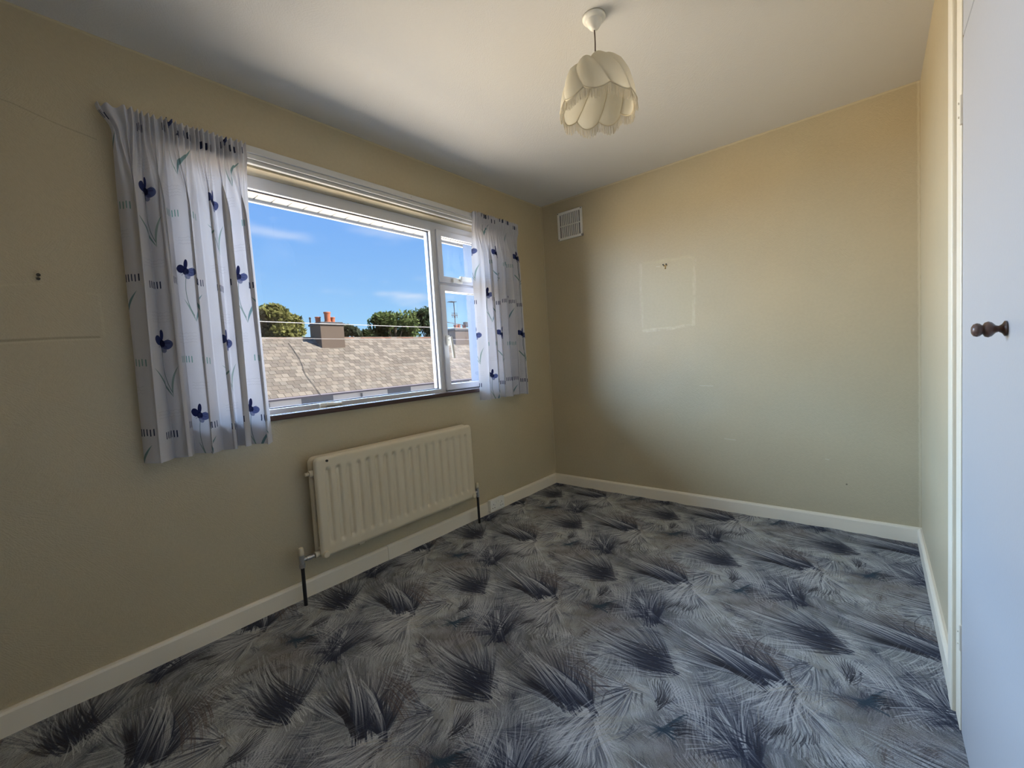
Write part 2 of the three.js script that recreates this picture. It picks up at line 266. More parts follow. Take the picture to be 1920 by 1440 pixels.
  fan([[-0.173, -0.491], [-0.125, -0.475], [-0.098, -0.519], [-0.057, -0.491], [-0.011, -0.548]], [[-0.15, -0.56], [-0.11, -0.55], [-0.09, -0.58], [-0.05, -0.56], [-0.02, -0.6]], 60, INK, 0.6, 0.0024, 0.05, 0.01);
  two([[-0.185, -0.446], [-0.167, -0.331]], [[-0.393, -0.449], [-0.282, -0.309], [-0.233, -0.308], [-0.265, -0.562]], 44, NAVY, 0.7, 0.0036, 0.1);
  fan([[-0.22, 0.05], [-0.05, 0.0]], [[-0.24, -0.1], [-0.1, -0.09]], 50, PALE, 0.35, 0.0024, 0.2);
  fan([[0.08, 0.0], [0.2, 0.06]], [[-0.02, -0.1], [0.1, -0.16]], 60, PALE, 0.4, 0.0024, 0.1);
  fan([[-0.35, 0.3], [-0.1, 0.36]], [[-0.3, 0.2], [-0.02, 0.2]], 70, PALE, 0.45, 0.0024, 0.15, 0.03);
  fan([[-0.08, 0.16], [0.0, 0.22]], [[-0.2, 0.3], [-0.05, 0.36]], 40, SAND, 0.4, 0.0024, 0.1, 0.03);
  const poly = (pts, rgb, al, w) => { for (const [ox, oy] of cells) for (let i = 0; i + 1 < pts.length; i++) stroke([pts[i][0] + ox, pts[i][1] + oy], [pts[i + 1][0] + ox, pts[i + 1][1] + oy], 0.04, w, rgb, al, false); };
  poly([[-0.165, -0.106], [-0.211, -0.056], [-0.233, 0.003], [-0.233, 0.069], [-0.199, 0.143]], INK, 0.45, 0.003);
  poly([[-0.067, 0.026], [-0.098, 0.063], [-0.116, 0.104], [-0.105, 0.151]], INK, 0.4, 0.004);
  poly([[0.222, -0.478], [0.195, -0.43], [0.193, -0.375], [0.21, -0.317], [0.243, -0.277]], INK, 0.4, 0.003);
  for (const [a, b] of [[[-0.033, 0.045], [-0.011, 0.095]], [[-0.019, 0.035], [0.014, 0.09]], [[-0.06, 0.071], [-0.054, 0.094]], [[-0.267, -0.118], [-0.231, -0.115]], [[-0.264, -0.082], [-0.228, -0.098]], [[-0.256, -0.056], [-0.229, -0.079]], [[-0.259, -0.022], [-0.222, -0.057]]])
    for (const [ox, oy] of cells) stroke([a[0] + ox, a[1] + oy], [b[0] + ox, b[1] + oy], 0.15, 0.007, INK, 0.5);
  { // tuft grain over everything
    const d = c.getImageData(0, 0, S, S);
    for (let q = 0; q < S * S; q++) { const g = 0.8 + 0.4 * r(); for (let h = 0; h < 3; h++) d.data[q * 4 + h] = 268 * Math.pow(d.data[q * 4 + h] / 255, 0.76) * g; }
    c.putImageData(d, 0, 0);
  }
  const t = new THREE.CanvasTexture(cv); t.colorSpace = THREE.SRGBColorSpace; t.wrapS = t.wrapT = THREE.RepeatWrapping; t.flipY = false;
  // motif centre stands at (1.606, 1.804)
  t.repeat.set(1 / P, 1 / P); t.offset.set(-1.606 / P, -1.804 / P);
  const pile = dataMap(512, () => r());
  M.carpet = phys(1, 1, 1, 0.95, { map: t, bumpMap: rep(pile, 0.6), bumpScale: 0.0025, sheen: 0.3, sheenRoughness: 0.6 });
  // the floor lies slightly uneven against the skirting
  const g = new THREE.PlaneGeometry(W + 0.02, ZB, 60, 90).rotateX(-Math.PI / 2).translate(W / 2, 0, ZB / 2), p = g.attributes.position;
  for (let i = 0; i < p.count; i++) p.setY(i, 0.004 + 0.004 * fbm(p.getX(i) * 3, p.getZ(i) * 3, 2) + 0.007 * (1 - smooth(0, 0.05, p.getZ(i))) * (0.4 + noiseB(p.getX(i) * 5, 3)));
  g.computeVertexNormals();
  const uv = g.attributes.uv; for (let i = 0; i < p.count; i++) uv.setXY(i, p.getX(i), p.getZ(i));
  struct('floor', g, M.carpet, 'dark blue and grey carpet with a swirling feather pattern');
  struct('floor_slab', box(0, W + 0.3, -0.1, -0.012, 0, ZB), M.wallPlain, 'boards under the carpet');
}
// ---------------------------------------------------------------- skirting boards
{
  const prof = (h, t) => new THREE.Shape([[0, -0.01], [t, -0.01], [t, h - 0.012], [t - 0.004, h - 0.004], [t - 0.01, h], [0, h]].map(([a, b]) => new THREE.Vector2(a, b)));
  const run = (len) => new THREE.ExtrudeGeometry(prof(0.089, T), { depth: len, bevelEnabled: false });
  const dirt = M.gloss;
  struct('baseboard_left', [run(1.74 - T).translate(0, 0, T), run(ZB - 1.743).translate(0, 0, 1.743)], dirt, 'white skirting board along the window wall under the radiator');
  struct('baseboard_back', run(W).applyMatrix4(new THREE.Matrix4().makeBasis(E3(0, 0, 1), E3(0, 1, 0), E3(-1, 0, 0))).translate(W, 0, 0), dirt, 'white skirting board along the wall with the air vent');
  struct('baseboard_right', run(1.3 - T).applyMatrix4(new THREE.Matrix4().makeBasis(E3(-1, 0, 0), E3(0, 1, 0), E3(0, 0, -1))).translate(W, 0, 1.3), dirt, 'short white skirting board beside the wardrobe frame');
}
// ---------------------------------------------------------------- built-in wardrobe front on the right
{
  const t = base('trim_1', W, 0, 1.3); tag(t, 'white moulded frame around the built-in wardrobe doors', 'trim', null, 'structure');
  const o = (g) => g.translate(-W, 0, -1.3);
  obj('architrave', o(rbox(W - 0.020, W + 0.02, 0, H - 0.002, 1.3, 1.372, 0.004)), M.gloss, t);
  obj('door_lining', o(rbox(W - 0.010, W + 0.1, 0, H - 0.002, 1.374, 1.452, 0.003)), M.gloss, t);
  const d = base('door_1', W - 0.005, 0, 1.455); tag(d, 'plain white flush wardrobe door with a turned wooden knob', 'door', null, 'structure');
  const q = (g) => g.translate(-(W - 0.005), 0, -1.455);
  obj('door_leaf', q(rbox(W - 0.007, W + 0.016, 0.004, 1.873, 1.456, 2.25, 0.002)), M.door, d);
  for (const y of [0.24, 1.66]) { const h = obj('hinge', q(rbox(W - 0.013, W - 0.004, y, y + 0.075, 1.447, 1.458, 0.003)), M.gloss, d); for (const k of [0.02, 0.055]) obj('hinge_pin', q(cyl(E3(W - 0.013, y + k, 1.452), E3(W - 0.0155, y + k, 1.452), 0.003)), M.gloss, h); }
  const kn = obj('knob', q(lathe([[0.0001, 0.0], [0.0135, 0.0], [0.0135, 0.003], [0.008, 0.006], [0.0055, 0.010], [0.007, 0.0135], [0.0125, 0.018], [0.0145, 0.0225], [0.0125, 0.027], [0.008, 0.0295], [0.0115, 0.033], [0.0125, 0.0365], [0.0105, 0.041], [0.006, 0.0435], [0.0001, 0.0442]], 36).rotateZ(Math.PI / 2).translate(W - 0.007, 1.128, 1.965)), M.knobWood, d);
  tag(kn, 'dark turned wooden knob');
  const d2 = base('door_2', W - 0.005, 1.878, 1.455); tag(d2, 'white cupboard door above the flush wardrobe door', 'door', null, 'structure');
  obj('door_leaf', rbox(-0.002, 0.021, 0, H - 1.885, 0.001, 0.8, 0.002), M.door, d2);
  const d3 = base('door_3', W - 0.005, 0, 2.26); tag(d3, 'second white flush wardrobe door without visible knob', 'door', null, 'structure');
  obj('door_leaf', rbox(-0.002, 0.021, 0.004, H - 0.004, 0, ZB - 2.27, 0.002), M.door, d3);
}
// ---------------------------------------------------------------- window
{
  const FX0 = -0.155, FX1 = -0.085;  // frame depth
  const w = base('window_1', FX1, OY0, OZ0); tag(w, 'white plastic window with a large pane and a side casement with top vent', 'window', null, 'structure');
  const o = (g) => g.translate(-FX1, -OY0, -OZ0), fr = (name, x0, x1, y0, y1, z0, z1, p = w, m = M.upvc, r = 0.004) => obj(name, o(rbox(x0, x1, y0, y1, z0, z1, r)), m, p);
  const GT = 2.012, GB = 0.944, ML = 1.172, MR = 1.088;
  // outer frame: head, foot, two jambs
  fr('frame_rail', FX0, FX1, GT - 0.004, OY1, OZ0, OZ1); fr('frame_rail', FX0, FX1, OY0, GB + 0.004, OZ0, OZ1);
  fr('frame_jamb', FX0, FX1, GB, GT, OZ0, OZ0 + 0.055); fr('frame_jamb', FX0, FX1, GB, GT, OZ1 - 0.055, OZ1);
  fr('mullion', FX0, FX1, GB, GT, MR + 0.028, ML);
  fr('transom', FX0, FX1, 1.637, 1.69, OZ0 + 0.05, MR + 0.03);
  // large pane with its black gasket and glazing bead
  const pane = (name, y0, y1, z0, z1, x, parent) => {
    const g = obj(name, o(new THREE.PlaneGeometry(z1 - z0, y1 - y0).rotateY(Math.PI / 2).translate(x, (y0 + y1) / 2, (z0 + z1) / 2)), M.glass, parent);
    const k = 0.005; obj('gasket', [o(box(x - 0.004, x + 0.008, y1 - k, y1, z0, z1)), o(box(x - 0.004, x + 0.008, y0, y0 + k, z0, z1)), o(box(x - 0.004, x + 0.008, y0, y1, z0, z0 + k)), o(box(x - 0.004, x + 0.008, y0, y1, z1 - k, z1))], M.gasket, parent);
    return g;
  };
  const beads = (y0, y1, z0, z1, x, parent, b = 0.014) => obj('glazing_bead', [o(rbox(x, x + 0.022, y1 - b, y1, z0, z1)), o(rbox(x, x + 0.022, y0, y0 + b, z0, z1)), o(rbox(x, x + 0.022, y0, y1, z0, z0 + b)), o(rbox(x, x + 0.022, y0, y1, z1 - b, z1))], M.upvc, parent);
  pane('pane', GB + 0.004, GT - 0.004, ML, OZ1 - 0.055, -0.118, w);
  // top vent and side casement sashes, standing slightly proud
  const sash = (name, y0, y1, z0, z1, r) => {
    const s = obj(name, [o(rbox(-0.125, -0.07, y1 - r, y1, z0, z1)), o(rbox(-0.125, -0.07, y0, y0 + r, z0, z1)), o(rbox(-0.125, -0.07, y0 + r - 0.004, y1 - r + 0.004, z0, z0 + r)), o(rbox(-0.125, -0.07, y0 + r - 0.004, y1 - r + 0.004, z1 - r, z1))], M.upvc, w);
    pane('pane', y0 + r - 0.004, y1 - r + 0.004, z0 + r - 0.004, z1 - r + 0.004, -0.098, s); return s;
  };
  const vent = sash('vent_sash', 1.672, GT + 0.012, OZ0 + 0.04, MR + 0.042, 0.042);
  const side = sash('casement_sash', GB - 0.012, 1.655, OZ0 + 0.04, MR + 0.042, 0.042);
  // handles
  const h1 = obj('handle', [o(rbox(-0.07, -0.052, 1.672, 1.704, 0.93, 1.02, 0.006)), o(rbox(-0.054, -0.03, 1.684, 1.72, 0.86, 0.965, 0.007))], M.plastic, vent); tag(h1, 'small white catch on the top vent');
  const h2 = obj('handle', [o(rbox(-0.07, -0.054, 1.24, 1.31, 1.085, 1.112, 0.006)), o(cyl(E3(-0.056, 1.285, 1.098), E3(-0.03, 1.285, 1.098), 0.011)), o(rbox(-0.038, -0.022, 1.15, 1.3, 1.088, 1.108, 0.007).translate(0, -1.285, -1.098).rotateX(0.12).translate(0, 1.285, 1.098))], M.plastic, side); tag(h2, 'white lever handle on the side casement');
  const h3 = obj('handle', [o(rbox(FX1 - 0.002, FX1 + 0.012, 0.928, 0.95, 1.94, 2.02, 0.004)), o(rbox(FX1 + 0.008, FX1 + 0.02, 0.93, 0.944, 1.9, 1.99, 0.004))], M.plastic, w); tag(h3, 'small catch on the foot of the large pane');
  // window board: pale top, dark wooden nosing
  const sb = base('window_sill', 0, OY0, (OZ0 + OZ1) / 2); tag(sb, 'window board with a dark wooden front edge below the large pane', 'sill', null, 'structure');
  const oo = (g) => g.translate(0, -OY0, -(OZ0 + OZ1) / 2);
  obj('board', oo(rbox(-0.09, 0.012, 0.905, 0.929, OZ0 + 0.001, OZ1 - 0.001, 0.002)), M.sillTop, sb);
  obj('nosing', oo(rbox(0.0125, 0.026, 0.902, 0.927, OZ0 - 0.02, OZ1 + 0.02, 0.004)), M.sillWood, sb);
}
// ---------------------------------------------------------------- curtain track
{
  const t = base('curtain_track', 0, 2.1, 1.6); tag(t, 'white curtain track with a flat fascia above the window', 'curtain track');
  const o = (g) => g.translate(0, -2.1, -1.6);
  obj('fascia', o(rbox(0.0, 0.055, 2.112, 2.144, 0.62, 2.56, 0.003)), M.trackMetal, t);
  obj('rail', [o(rbox(0.006, 0.028, 2.078, 2.1125, 0.62, 2.56, 0.002)), o(rbox(0.036, 0.046, 2.092, 2.1125, 0.62, 2.56, 0.002))], M.trackMetal, t);
  obj('screw', o(cyl(E3(0.055, 2.128, 1.42), E3(0.0565, 2.128, 1.42), 0.004)), M.metal, t);
}
// ---------------------------------------------------------------- curtains: printed cotton with irises, leaves and dashes
{
  const PW = 0.46, PH = 0.58, S = 1024, cv = document.createElement('canvas'); cv.width = Math.round(S * PW / PH); cv.height = S;
  const c = cv.getContext('2d'), k = S / PH, r = rng(23);
  c.fillStyle = 'rgb(206,205,210)'; c.fillRect(0, 0, cv.width, S); c.lineCap = 'round';
  const wrap = (f) => { for (const i of [-PW, 0, PW]) for (const j of [-PH, 0, PH]) { c.save(); c.translate(i * k, j * k); f(); c.restore(); } };
  const petal = (x, y, a, b, rot, col) => { c.fillStyle = col; c.beginPath(); c.ellipse(x * k, y * k, a * k, b * k, rot, 0, 7); c.fill(); };
  const leaf = (x0, y0, x1, y1, bend, w, col) => { const mx = (x0 + x1) / 2 - (y1 - y0) * bend, my = (y0 + y1) / 2 + (x1 - x0) * bend; c.fillStyle = col; c.beginPath(); c.moveTo(x0 * k, y0 * k); c.quadraticCurveTo((mx - w) * k, my * k, x1 * k, y1 * k); c.quadraticCurveTo((mx + w) * k, (my + w * 0.4) * k, x0 * k, y0 * k); c.fill(); };
  const flower = (x, y, s, dark) => wrap(() => {
    const A = dark ? 'rgba(24,28,62,0.96)' : 'rgba(44,54,98,0.93)', B = 'rgba(66,76,120,0.88)', D = 'rgba(20,24,50,0.9)';
    petal(x - 0.022 * s, y - 0.008 * s, 0.02 * s, 0.016 * s, 0.4, A); petal(x + 0.022 * s, y + 0.008 * s, 0.021 * s, 0.016 * s, -0.2, B); petal(x + 0.002 * s, y - 0.024 * s, 0.009 * s, 0.02 * s, 0.15, A); petal(x, y + 0.004 * s, 0.014 * s, 0.014 * s, 0, D); petal(x + 0.006 * s, y + 0.024 * s, 0.013 * s, 0.01 * s, 0.5, 'rgba(90,96,130,0.7)');
    for (let q = 0; q < 14; q++) { c.strokeStyle = `rgba(${20 + 30 * r()},${24 + 30 * r()},70,0.5)`; c.lineWidth = 0.0014 * k; c.beginPath(); const a = r() * 7; c.moveTo(x * k, y * k); c.lineTo((x + Math.cos(a) * 0.034 * s) * k, (y + Math.sin(a) * 0.022 * s) * k); c.stroke(); }
  });
  const stem = (x0, y0, x1, y1, bend) => wrap(() => { c.strokeStyle = 'rgba(84,108,104,0.8)'; c.lineWidth = 0.0028 * k; c.beginPath(); c.moveTo(x0 * k, y0 * k); c.quadraticCurveTo(((x0 + x1) / 2 + bend) * k, (y0 + y1) / 2 * k, x1 * k, y1 * k); c.stroke(); });
  const dashes = (x, y, n, col, h = 0.027) => wrap(() => { for (let q = 0; q < n; q++) { c.fillStyle = col; c.beginPath(); c.roundRect((x + q * 0.0135 + (r() - 0.5) * 0.001) * k, (y + (r() - 0.5) * 0.003) * k, 0.0048 * k, h * k, 0.002 * k); c.fill(); } });
  const faint = (x, y, w, n) => wrap(() => { for (let q = 0; q < n; q++) { c.strokeStyle = 'rgba(150,148,156,0.35)'; c.lineWidth = 0.0013 * k; c.beginPath(); const yy = y + q * 0.012; c.moveTo(x * k, yy * k); for (let s = 0; s <= 20; s++) c.lineTo((x + w * s / 20) * k, (yy + (r() - 0.5) * 0.006) * k); c.stroke(); } });
  // canvas y runs down the cloth
  flower(0.09, 0.235, 1.15, false); stem(0.092, 0.262, 0.115, 0.43, -0.03); wrap(() => { leaf(0.118, 0.45, 0.02, 0.33, 0.08, 0.012, 'rgba(96,128,122,0.8)'); leaf(0.118, 0.45, 0.15, 0.33, -0.2, 0.009, 'rgba(120,146,136,0.75)'); });
  dashes(0.045, 0.0, 6, 'rgba(46,52,78,0.9)'); dashes(0.045, 0.58 - 0.0, 6, 'rgba(46,52,78,0.9)');
  flower(0.32, 0.53, 1.0, true); stem(0.32, 0.555, 0.34, 0.71, -0.03); wrap(() => { leaf(0.345, 0.155, 0.41, 0.04, -0.15, 0.011, 'rgba(92,128,132,0.8)'); leaf(0.345, 0.155, 0.3, 0.06, 0.1, 0.008, 'rgba(120,146,136,0.75)'); });
  dashes(0.215, 0.555, 5, 'rgba(46,52,78,0.9)'); dashes(0.365, 0.56, 5, 'rgba(46,52,78,0.9)');
  dashes(0.24, 0.29, 6, 'rgba(96,146,138,0.85)'); dashes(0.36, 0.295, 5, 'rgba(96,146,138,0.75)');
  faint(0.04, 0.12, 0.1, 4); faint(0.22, 0.2, 0.12, 4); faint(0.3, 0.4, 0.1, 3); faint(0.02, 0.5, 0.12, 3);
  const t = new THREE.CanvasTexture(cv); t.colorSpace = THREE.SRGBColorSpace; t.wrapS = t.wrapT = THREE.RepeatWrapping; t.flipY = false; t.repeat.set(1 / PW, 1 / PH);
  const weave = dataMap(256, (u, v) => 0.5 + 0.25 * Math.sin(u * 400) * Math.sin(v * 400) + 0.2 * tileNoise(u, v, 30));
  M.cloth = phys(1, 1, 1, 0.95, { map: t, transmission: 0.13, thickness: 0, ior: 1.3, specularIntensity: 0.1, bumpMap: rep(weave, 0.12), bumpScale: 0.0006, side: THREE.DoubleSide });
  M.tape = phys(0.7, 0.7, 0.68, 0.9);
  function curtain(z0, z1, yT, yB, folds, seed, uvOff, label, flare, outer) {
    const n = 380, m = 90, q = rng(seed), pos = [], uv = [], idx = [], dep = [], wid = [];
    for (let f = 0; f <= folds; f++) { dep.push(0.7 + 0.6 * q()); wid.push(0.65 + 0.7 * q()); }
    const cum = [0]; for (let f = 0; f < folds; f++) cum.push(cum[f] + wid[f]); const tot = cum[folds];
    const phase = (s) => { const x = s * tot; let f = 0; while (f < folds - 1 && cum[f + 1] < x) f++; return [f, (x - cum[f]) / wid[f]]; };
    const ph = q() * 6, gather = (z1 - z0) * 1.8;
    const point = (s, v) => {
      const y0 = lerp(yT, yB, v), down = yT - y0, head = smooth(0.115, 0.055, down), open = smooth(0.06, 0.34, down);
      const [f, w] = phase(s), d = lerp(dep[f], dep[f + 1], w), a = w * Math.PI * 2;
      const pl = Math.sin(s * gather / 0.0155 * Math.PI + 0.9 * Math.sin(s * 31) + 0.6 * Math.sin(s * 77));
      const ridge = Math.pow(Math.abs(Math.sin(a / 2)), 0.55), crease = Math.exp(-Math.pow(Math.sin(a / 2) / 0.3, 2));
      let x = 0.07 + head * (0.014 + 0.0095 * pl + 0.005 * Math.sin(s * 23)) + (1 - head) * (open * d * (0.056 * ridge - 0.014 - 0.014 * crease) + 0.0085 * (1 - open) * pl + 0.004 * open * (1 - smooth(0.3, 0.8, down)) * pl) + 0.006 * open * Math.sin(s * 9 + v * 3 + ph) + 0.004 * open * Math.sin(s * 41 + v * 5);
      const t = outer > 0 ? 1 - s : s, edge = flare * smooth(0.1, 0.0, down) * smooth(0.12, 0.0, t);
      const z = lerp(z0, z1, s) + open * 0.022 * Math.sin(a) * d + 0.006 * v * v * Math.sin(s * 17 + ph) + outer * edge + (s - 0.5) * 0.012 * v;
      return [Math.max(0.02, x - edge * 0.9), y0 + 0.004 * pl * smooth(0.03, 0, down) + 0.004 * Math.sin(s * 14 + ph) * v, z];
    };
    const run = [0]; for (let i = 1; i <= n; i++) { const a = point((i - 1) / n, 0.55), b = point(i / n, 0.55); run.push(run[i - 1] + Math.hypot(a[0] - b[0], a[2] - b[2])); } // cloth length across the folds
    for (let j = 0; j <= m; j++) for (let i = 0; i <= n; i++) { const p = point(i / n, j / m); pos.push(...p); uv.push(uvOff[0] - run[i], lerp(0, yT - yB, j / m) + uvOff[1]); }
    for (let j = 0; j < m; j++) for (let i = 0; i < n; i++) { const A = j * (n + 1) + i, B = A + 1, C = A + n + 1, D = C + 1; idx.push(A, C, B, B, C, D); }
    const g = new THREE.BufferGeometry(); g.setAttribute('position', new THREE.Float32BufferAttribute(pos, 3)); g.setAttribute('uv', new THREE.Float32BufferAttribute(uv, 2)); g.setIndex(idx); g.computeVertexNormals();
    const root = base('curtain', 0, yB, (z0 + z1) / 2); tag(root, label, 'curtain');
    g.translate(0, -yB, -(z0 + z1) / 2);
    obj('cloth', g, M.cloth, root);
    // heading tape sewn along the back of the gathers
    obj('heading_tape', rbox(0.0635, 0.066, yT - yB - 0.085, yT - yB - 0.02, -(z1 - z0) / 2 + 0.02, (z1 - z0) / 2 - 0.02, 0.001), M.tape, root);
    for (let z = z0 + 0.03; z < z1; z += 0.075) obj('hook', cyl(E3(0.0575, yT - yB - 0.03, z - (z0 + z1) / 2), E3(0.0635, yT - yB - 0.045, z - (z0 + z1) / 2), 0.002, 0.002, 6), M.plastic, root);
    return root;
  }
  curtain(2.325, 2.765, 2.13, 0.815, 6, 31, [0.50, -0.045], 'wide printed curtain with blue irises beside the large window pane', 0.035, 1);
  curtain(0.445, 0.925, 2.145, 0.845, 6, 57, [0.66, -0.02], 'printed iris curtain hanging in front of the side casement near the corner', 0.014, -1);
}
// ---------------------------------------------------------------- radiator
{
  const z0 = 1.1, z1 = 2.165, y0 = 0.205, y1 = 0.702, r = base('radiator', 0.03, 0.205, (z0 + z1) / 2); tag(r, 'cream double panel radiator with vertical flutes below the window', 'radiator');
  const o = (g) => g.translate(-0.03, -0.205, -(z0 + z1) / 2);
  const plate = (xa, xc, za, zb) => { const q = 0.028, sh = new THREE.Shape(); sh.moveTo(za + q, y0); sh.lineTo(zb - q, y0); sh.absarc(zb - q, y0 + q, q, -Math.PI / 2, 0); sh.lineTo(zb, y1 - q); sh.absarc(zb - q, y1 - q, q, 0, Math.PI / 2); sh.lineTo(za + q, y1); sh.absarc(za + q, y1 - q, q, Math.PI / 2, Math.PI); sh.lineTo(za, y0 + q); sh.absarc(za + q, y0 + q, q, Math.PI, Math.PI * 1.5);
    return new THREE.ExtrudeGeometry(sh, { depth: xc - xa, bevelEnabled: false }).applyMatrix4(new THREE.Matrix4().makeBasis(E3(0, 0, 1), E3(0, 1, 0), E3(-1, 0, 0))).translate(xc, 0, 0); };
  const panel = (name, xf, xb, za, zb) => { // pressed steel panel: rounded outline, flutes with rounded ends
    const nz = 216, ny = 60, pos = [], idx = [], pitch = (zb - za - 0.07) / 18;
    for (let j = 0; j <= ny; j++) for (let i = 0; i <= nz; i++) {
      const z = lerp(za, zb, i / nz), y = lerp(y0, y1, j / ny), t = (z - za - 0.035) / pitch, inRun = t > 0 && t < 18;
      const w = Math.abs((t - Math.floor(t)) - 0.5) * 2; // 0 in the middle of a channel
      const end = smooth(y0 + 0.05, y0 + 0.075, y) * (1 - smooth(y1 - 0.075, y1 - 0.05, y));
      let x = xf - (inRun ? 0.013 * (1 - smooth(0.15, 0.62, w)) * end : 0);
      const e = Math.min(y - y0, y1 - y, z - za, zb - z); x -= 0.012 * Math.pow(1 - Math.min(1, e / 0.012), 2);
      const RC = 0.028, cy = RC - Math.min(y - y0, y1 - y), cz = RC - Math.min(z - za, zb - z); let yy = y, zz = z;   // rounded corners
      if (cy > 0 && cz > 0) { const m = Math.max(cy, cz), l = Math.hypot(cy, cz), f = m / l; yy += Math.sign((y0 + y1) / 2 - y) * cy * (1 - f); zz += Math.sign((za + zb) / 2 - z) * cz * (1 - f); }
      pos.push(x, yy, zz);
    }
    for (let j = 0; j < ny; j++) for (let i = 0; i < nz; i++) { const A = j * (nz + 1) + i, B = A + 1, C = A + nz + 1, D = C + 1; idx.push(A, C, B, B, C, D); }
    const g = new THREE.BufferGeometry(); g.setAttribute('position', new THREE.Float32BufferAttribute(pos, 3)); g.setAttribute('uv', new THREE.Float32BufferAttribute(pos.flatMap((v, i) => (i % 3 === 0 ? [pos[i + 2], pos[i + 1]] : [])), 2)); g.setIndex(idx); g.computeVertexNormals();
    return obj(name, [o(g), o(plate(xb, xf - 0.0115, za, zb))], M.radiator, r);
  };
  panel('front_panel', 0.112, 0.094, z0, z1); panel('back_panel', 0.062, 0.044, z0 + 0.002, z1 + 0.002);
  for (const z of [z0 + 0.022, z1 - 0.022]) for (const y of [y0 + 0.035, y1 - 0.09]) obj('manifold', o(cyl(E3(0.05, y, z), E3(0.102, y, z), 0.016)), M.radiator, r);
  for (const z of [z0 + 0.02, z1 - 0.02]) obj('boss', o(cyl(E3(0.1, y0 + 0.018, z), E3(0.122, y0 + 0.018, z), 0.02, 0.014)), M.radiator, r);
  const side = (z, s) => { // tappings, valve and its union on one end
    obj('tapping', o(cyl(E3(0.078, y0 + 0.022, z - s * 0.01), E3(0.078, y0 + 0.022, z + s * 0.02), 0.015)), M.radiator, r);
  };
  side(z0, -1); side(z1, 1);
  obj('blanking_plug', [o(cyl(E3(0.078, y1 - 0.075, z1 - 0.01), E3(0.078, y1 - 0.075, z1 + 0.016), 0.015)), o(cyl(E3(0.078, y1 - 0.075, z1 + 0.015), E3(0.078, y1 - 0.075, z1 + 0.034), 0.009, 0.009, 6))], M.radiator, r);
  obj('air_vent', [o(cyl(E3(0.11, y1 - 0.022, z1 - 0.062), E3(0.118, y1 - 0.022, z1 - 0.062), 0.006)), o(cyl(E3(0.118, y1 - 0.022, z1 - 0.062), E3(0.122, y1 - 0.022, z1 - 0.062), 0.003))], M.darkMetal, r);
  for (const z of [z0 + 0.2, z1 - 0.24]) obj('bracket', [o(rbox(0.0, 0.092, y0 - 0.012, y0 + 0.002, z, z + 0.03, 0.002)), o(rbox(0.0, 0.012, y0 - 0.02, y0 + 0.06, z, z + 0.03, 0.002))], M.radiator, r);
  for (const [z, s] of [[2.248, 1], [1.053, -1]]) {
    const v = obj('valve', [o(cyl(E3(0.078, 0.226, z - s * 0.058), E3(0.078, 0.226, z), 0.009)), o(cyl(E3(0.078, 0.226, z - s * 0.045), E3(0.078, 0.226, z - s * 0.022), 0.0135, 0.0135, 6)), o(cyl(E3(0.078, 0.2, z), E3(0.078, 0.25, z), 0.0115)), o(cyl(E3(0.078, 0.19, z), E3(0.078, 0.208, z), 0.0145, 0.0145, 6))], M.metal, r); tag(v, 'bare metal valve');
    obj('cap', o(lathe([[0.0001, 0], [0.0115, 0], [0.0125, 0.012], [0.0105, 0.034], [0.0085, 0.037], [0.0001, 0.038]], 20).translate(0.078, 0.25, z)), M.radiator, v);
    const p = obj('pipe', o(cyl(E3(0.078, 0.0, z), E3(0.078, 0.195, z), 0.0085)), M.blackPipe, r); tag(p, 'black painted pipe rising from the floor');
  }
}
// ---------------------------------------------------------------- double socket on the skirting
{
  const s = base('wall_socket', T, 0.022, 0.822); tag(s, 'white double power socket mounted on the skirting near the corner', 'socket');
  obj('back_box', rbox(0, 0.02, 0, 0.084, -0.074, 0.074, 0.003), M.plastic, s);
  const f = obj('face_plate', rbox(0.0195, 0.028, -0.001, 0.085, -0.075, 0.075, 0.003), M.plastic, s);
  for (const k of [-1, 1]) {
    obj('switch', rbox(0.0275, 0.032, 0.053, 0.073, k * 0.012 - 0.006, k * 0.012 + 0.006, 0.002), M.plastic, f);
    for (const [dz, y, w, h] of [[0, 0.05, 0.004, 0.009], [-0.011, 0.024, 0.008, 0.005], [0.011, 0.024, 0.008, 0.005]]) obj('pin_hole', box(0.0278, 0.0284, y - h / 2, y + h / 2, k * 0.044 + dz - w / 2, k * 0.044 + dz + w / 2), M.gasket, f);
  }
  for (const z of [-0.03, 0.03]) obj('screw', cyl(E3(0.0278, 0.042, z), E3(0.0288, 0.042, z), 0.003), M.metal, f);
}
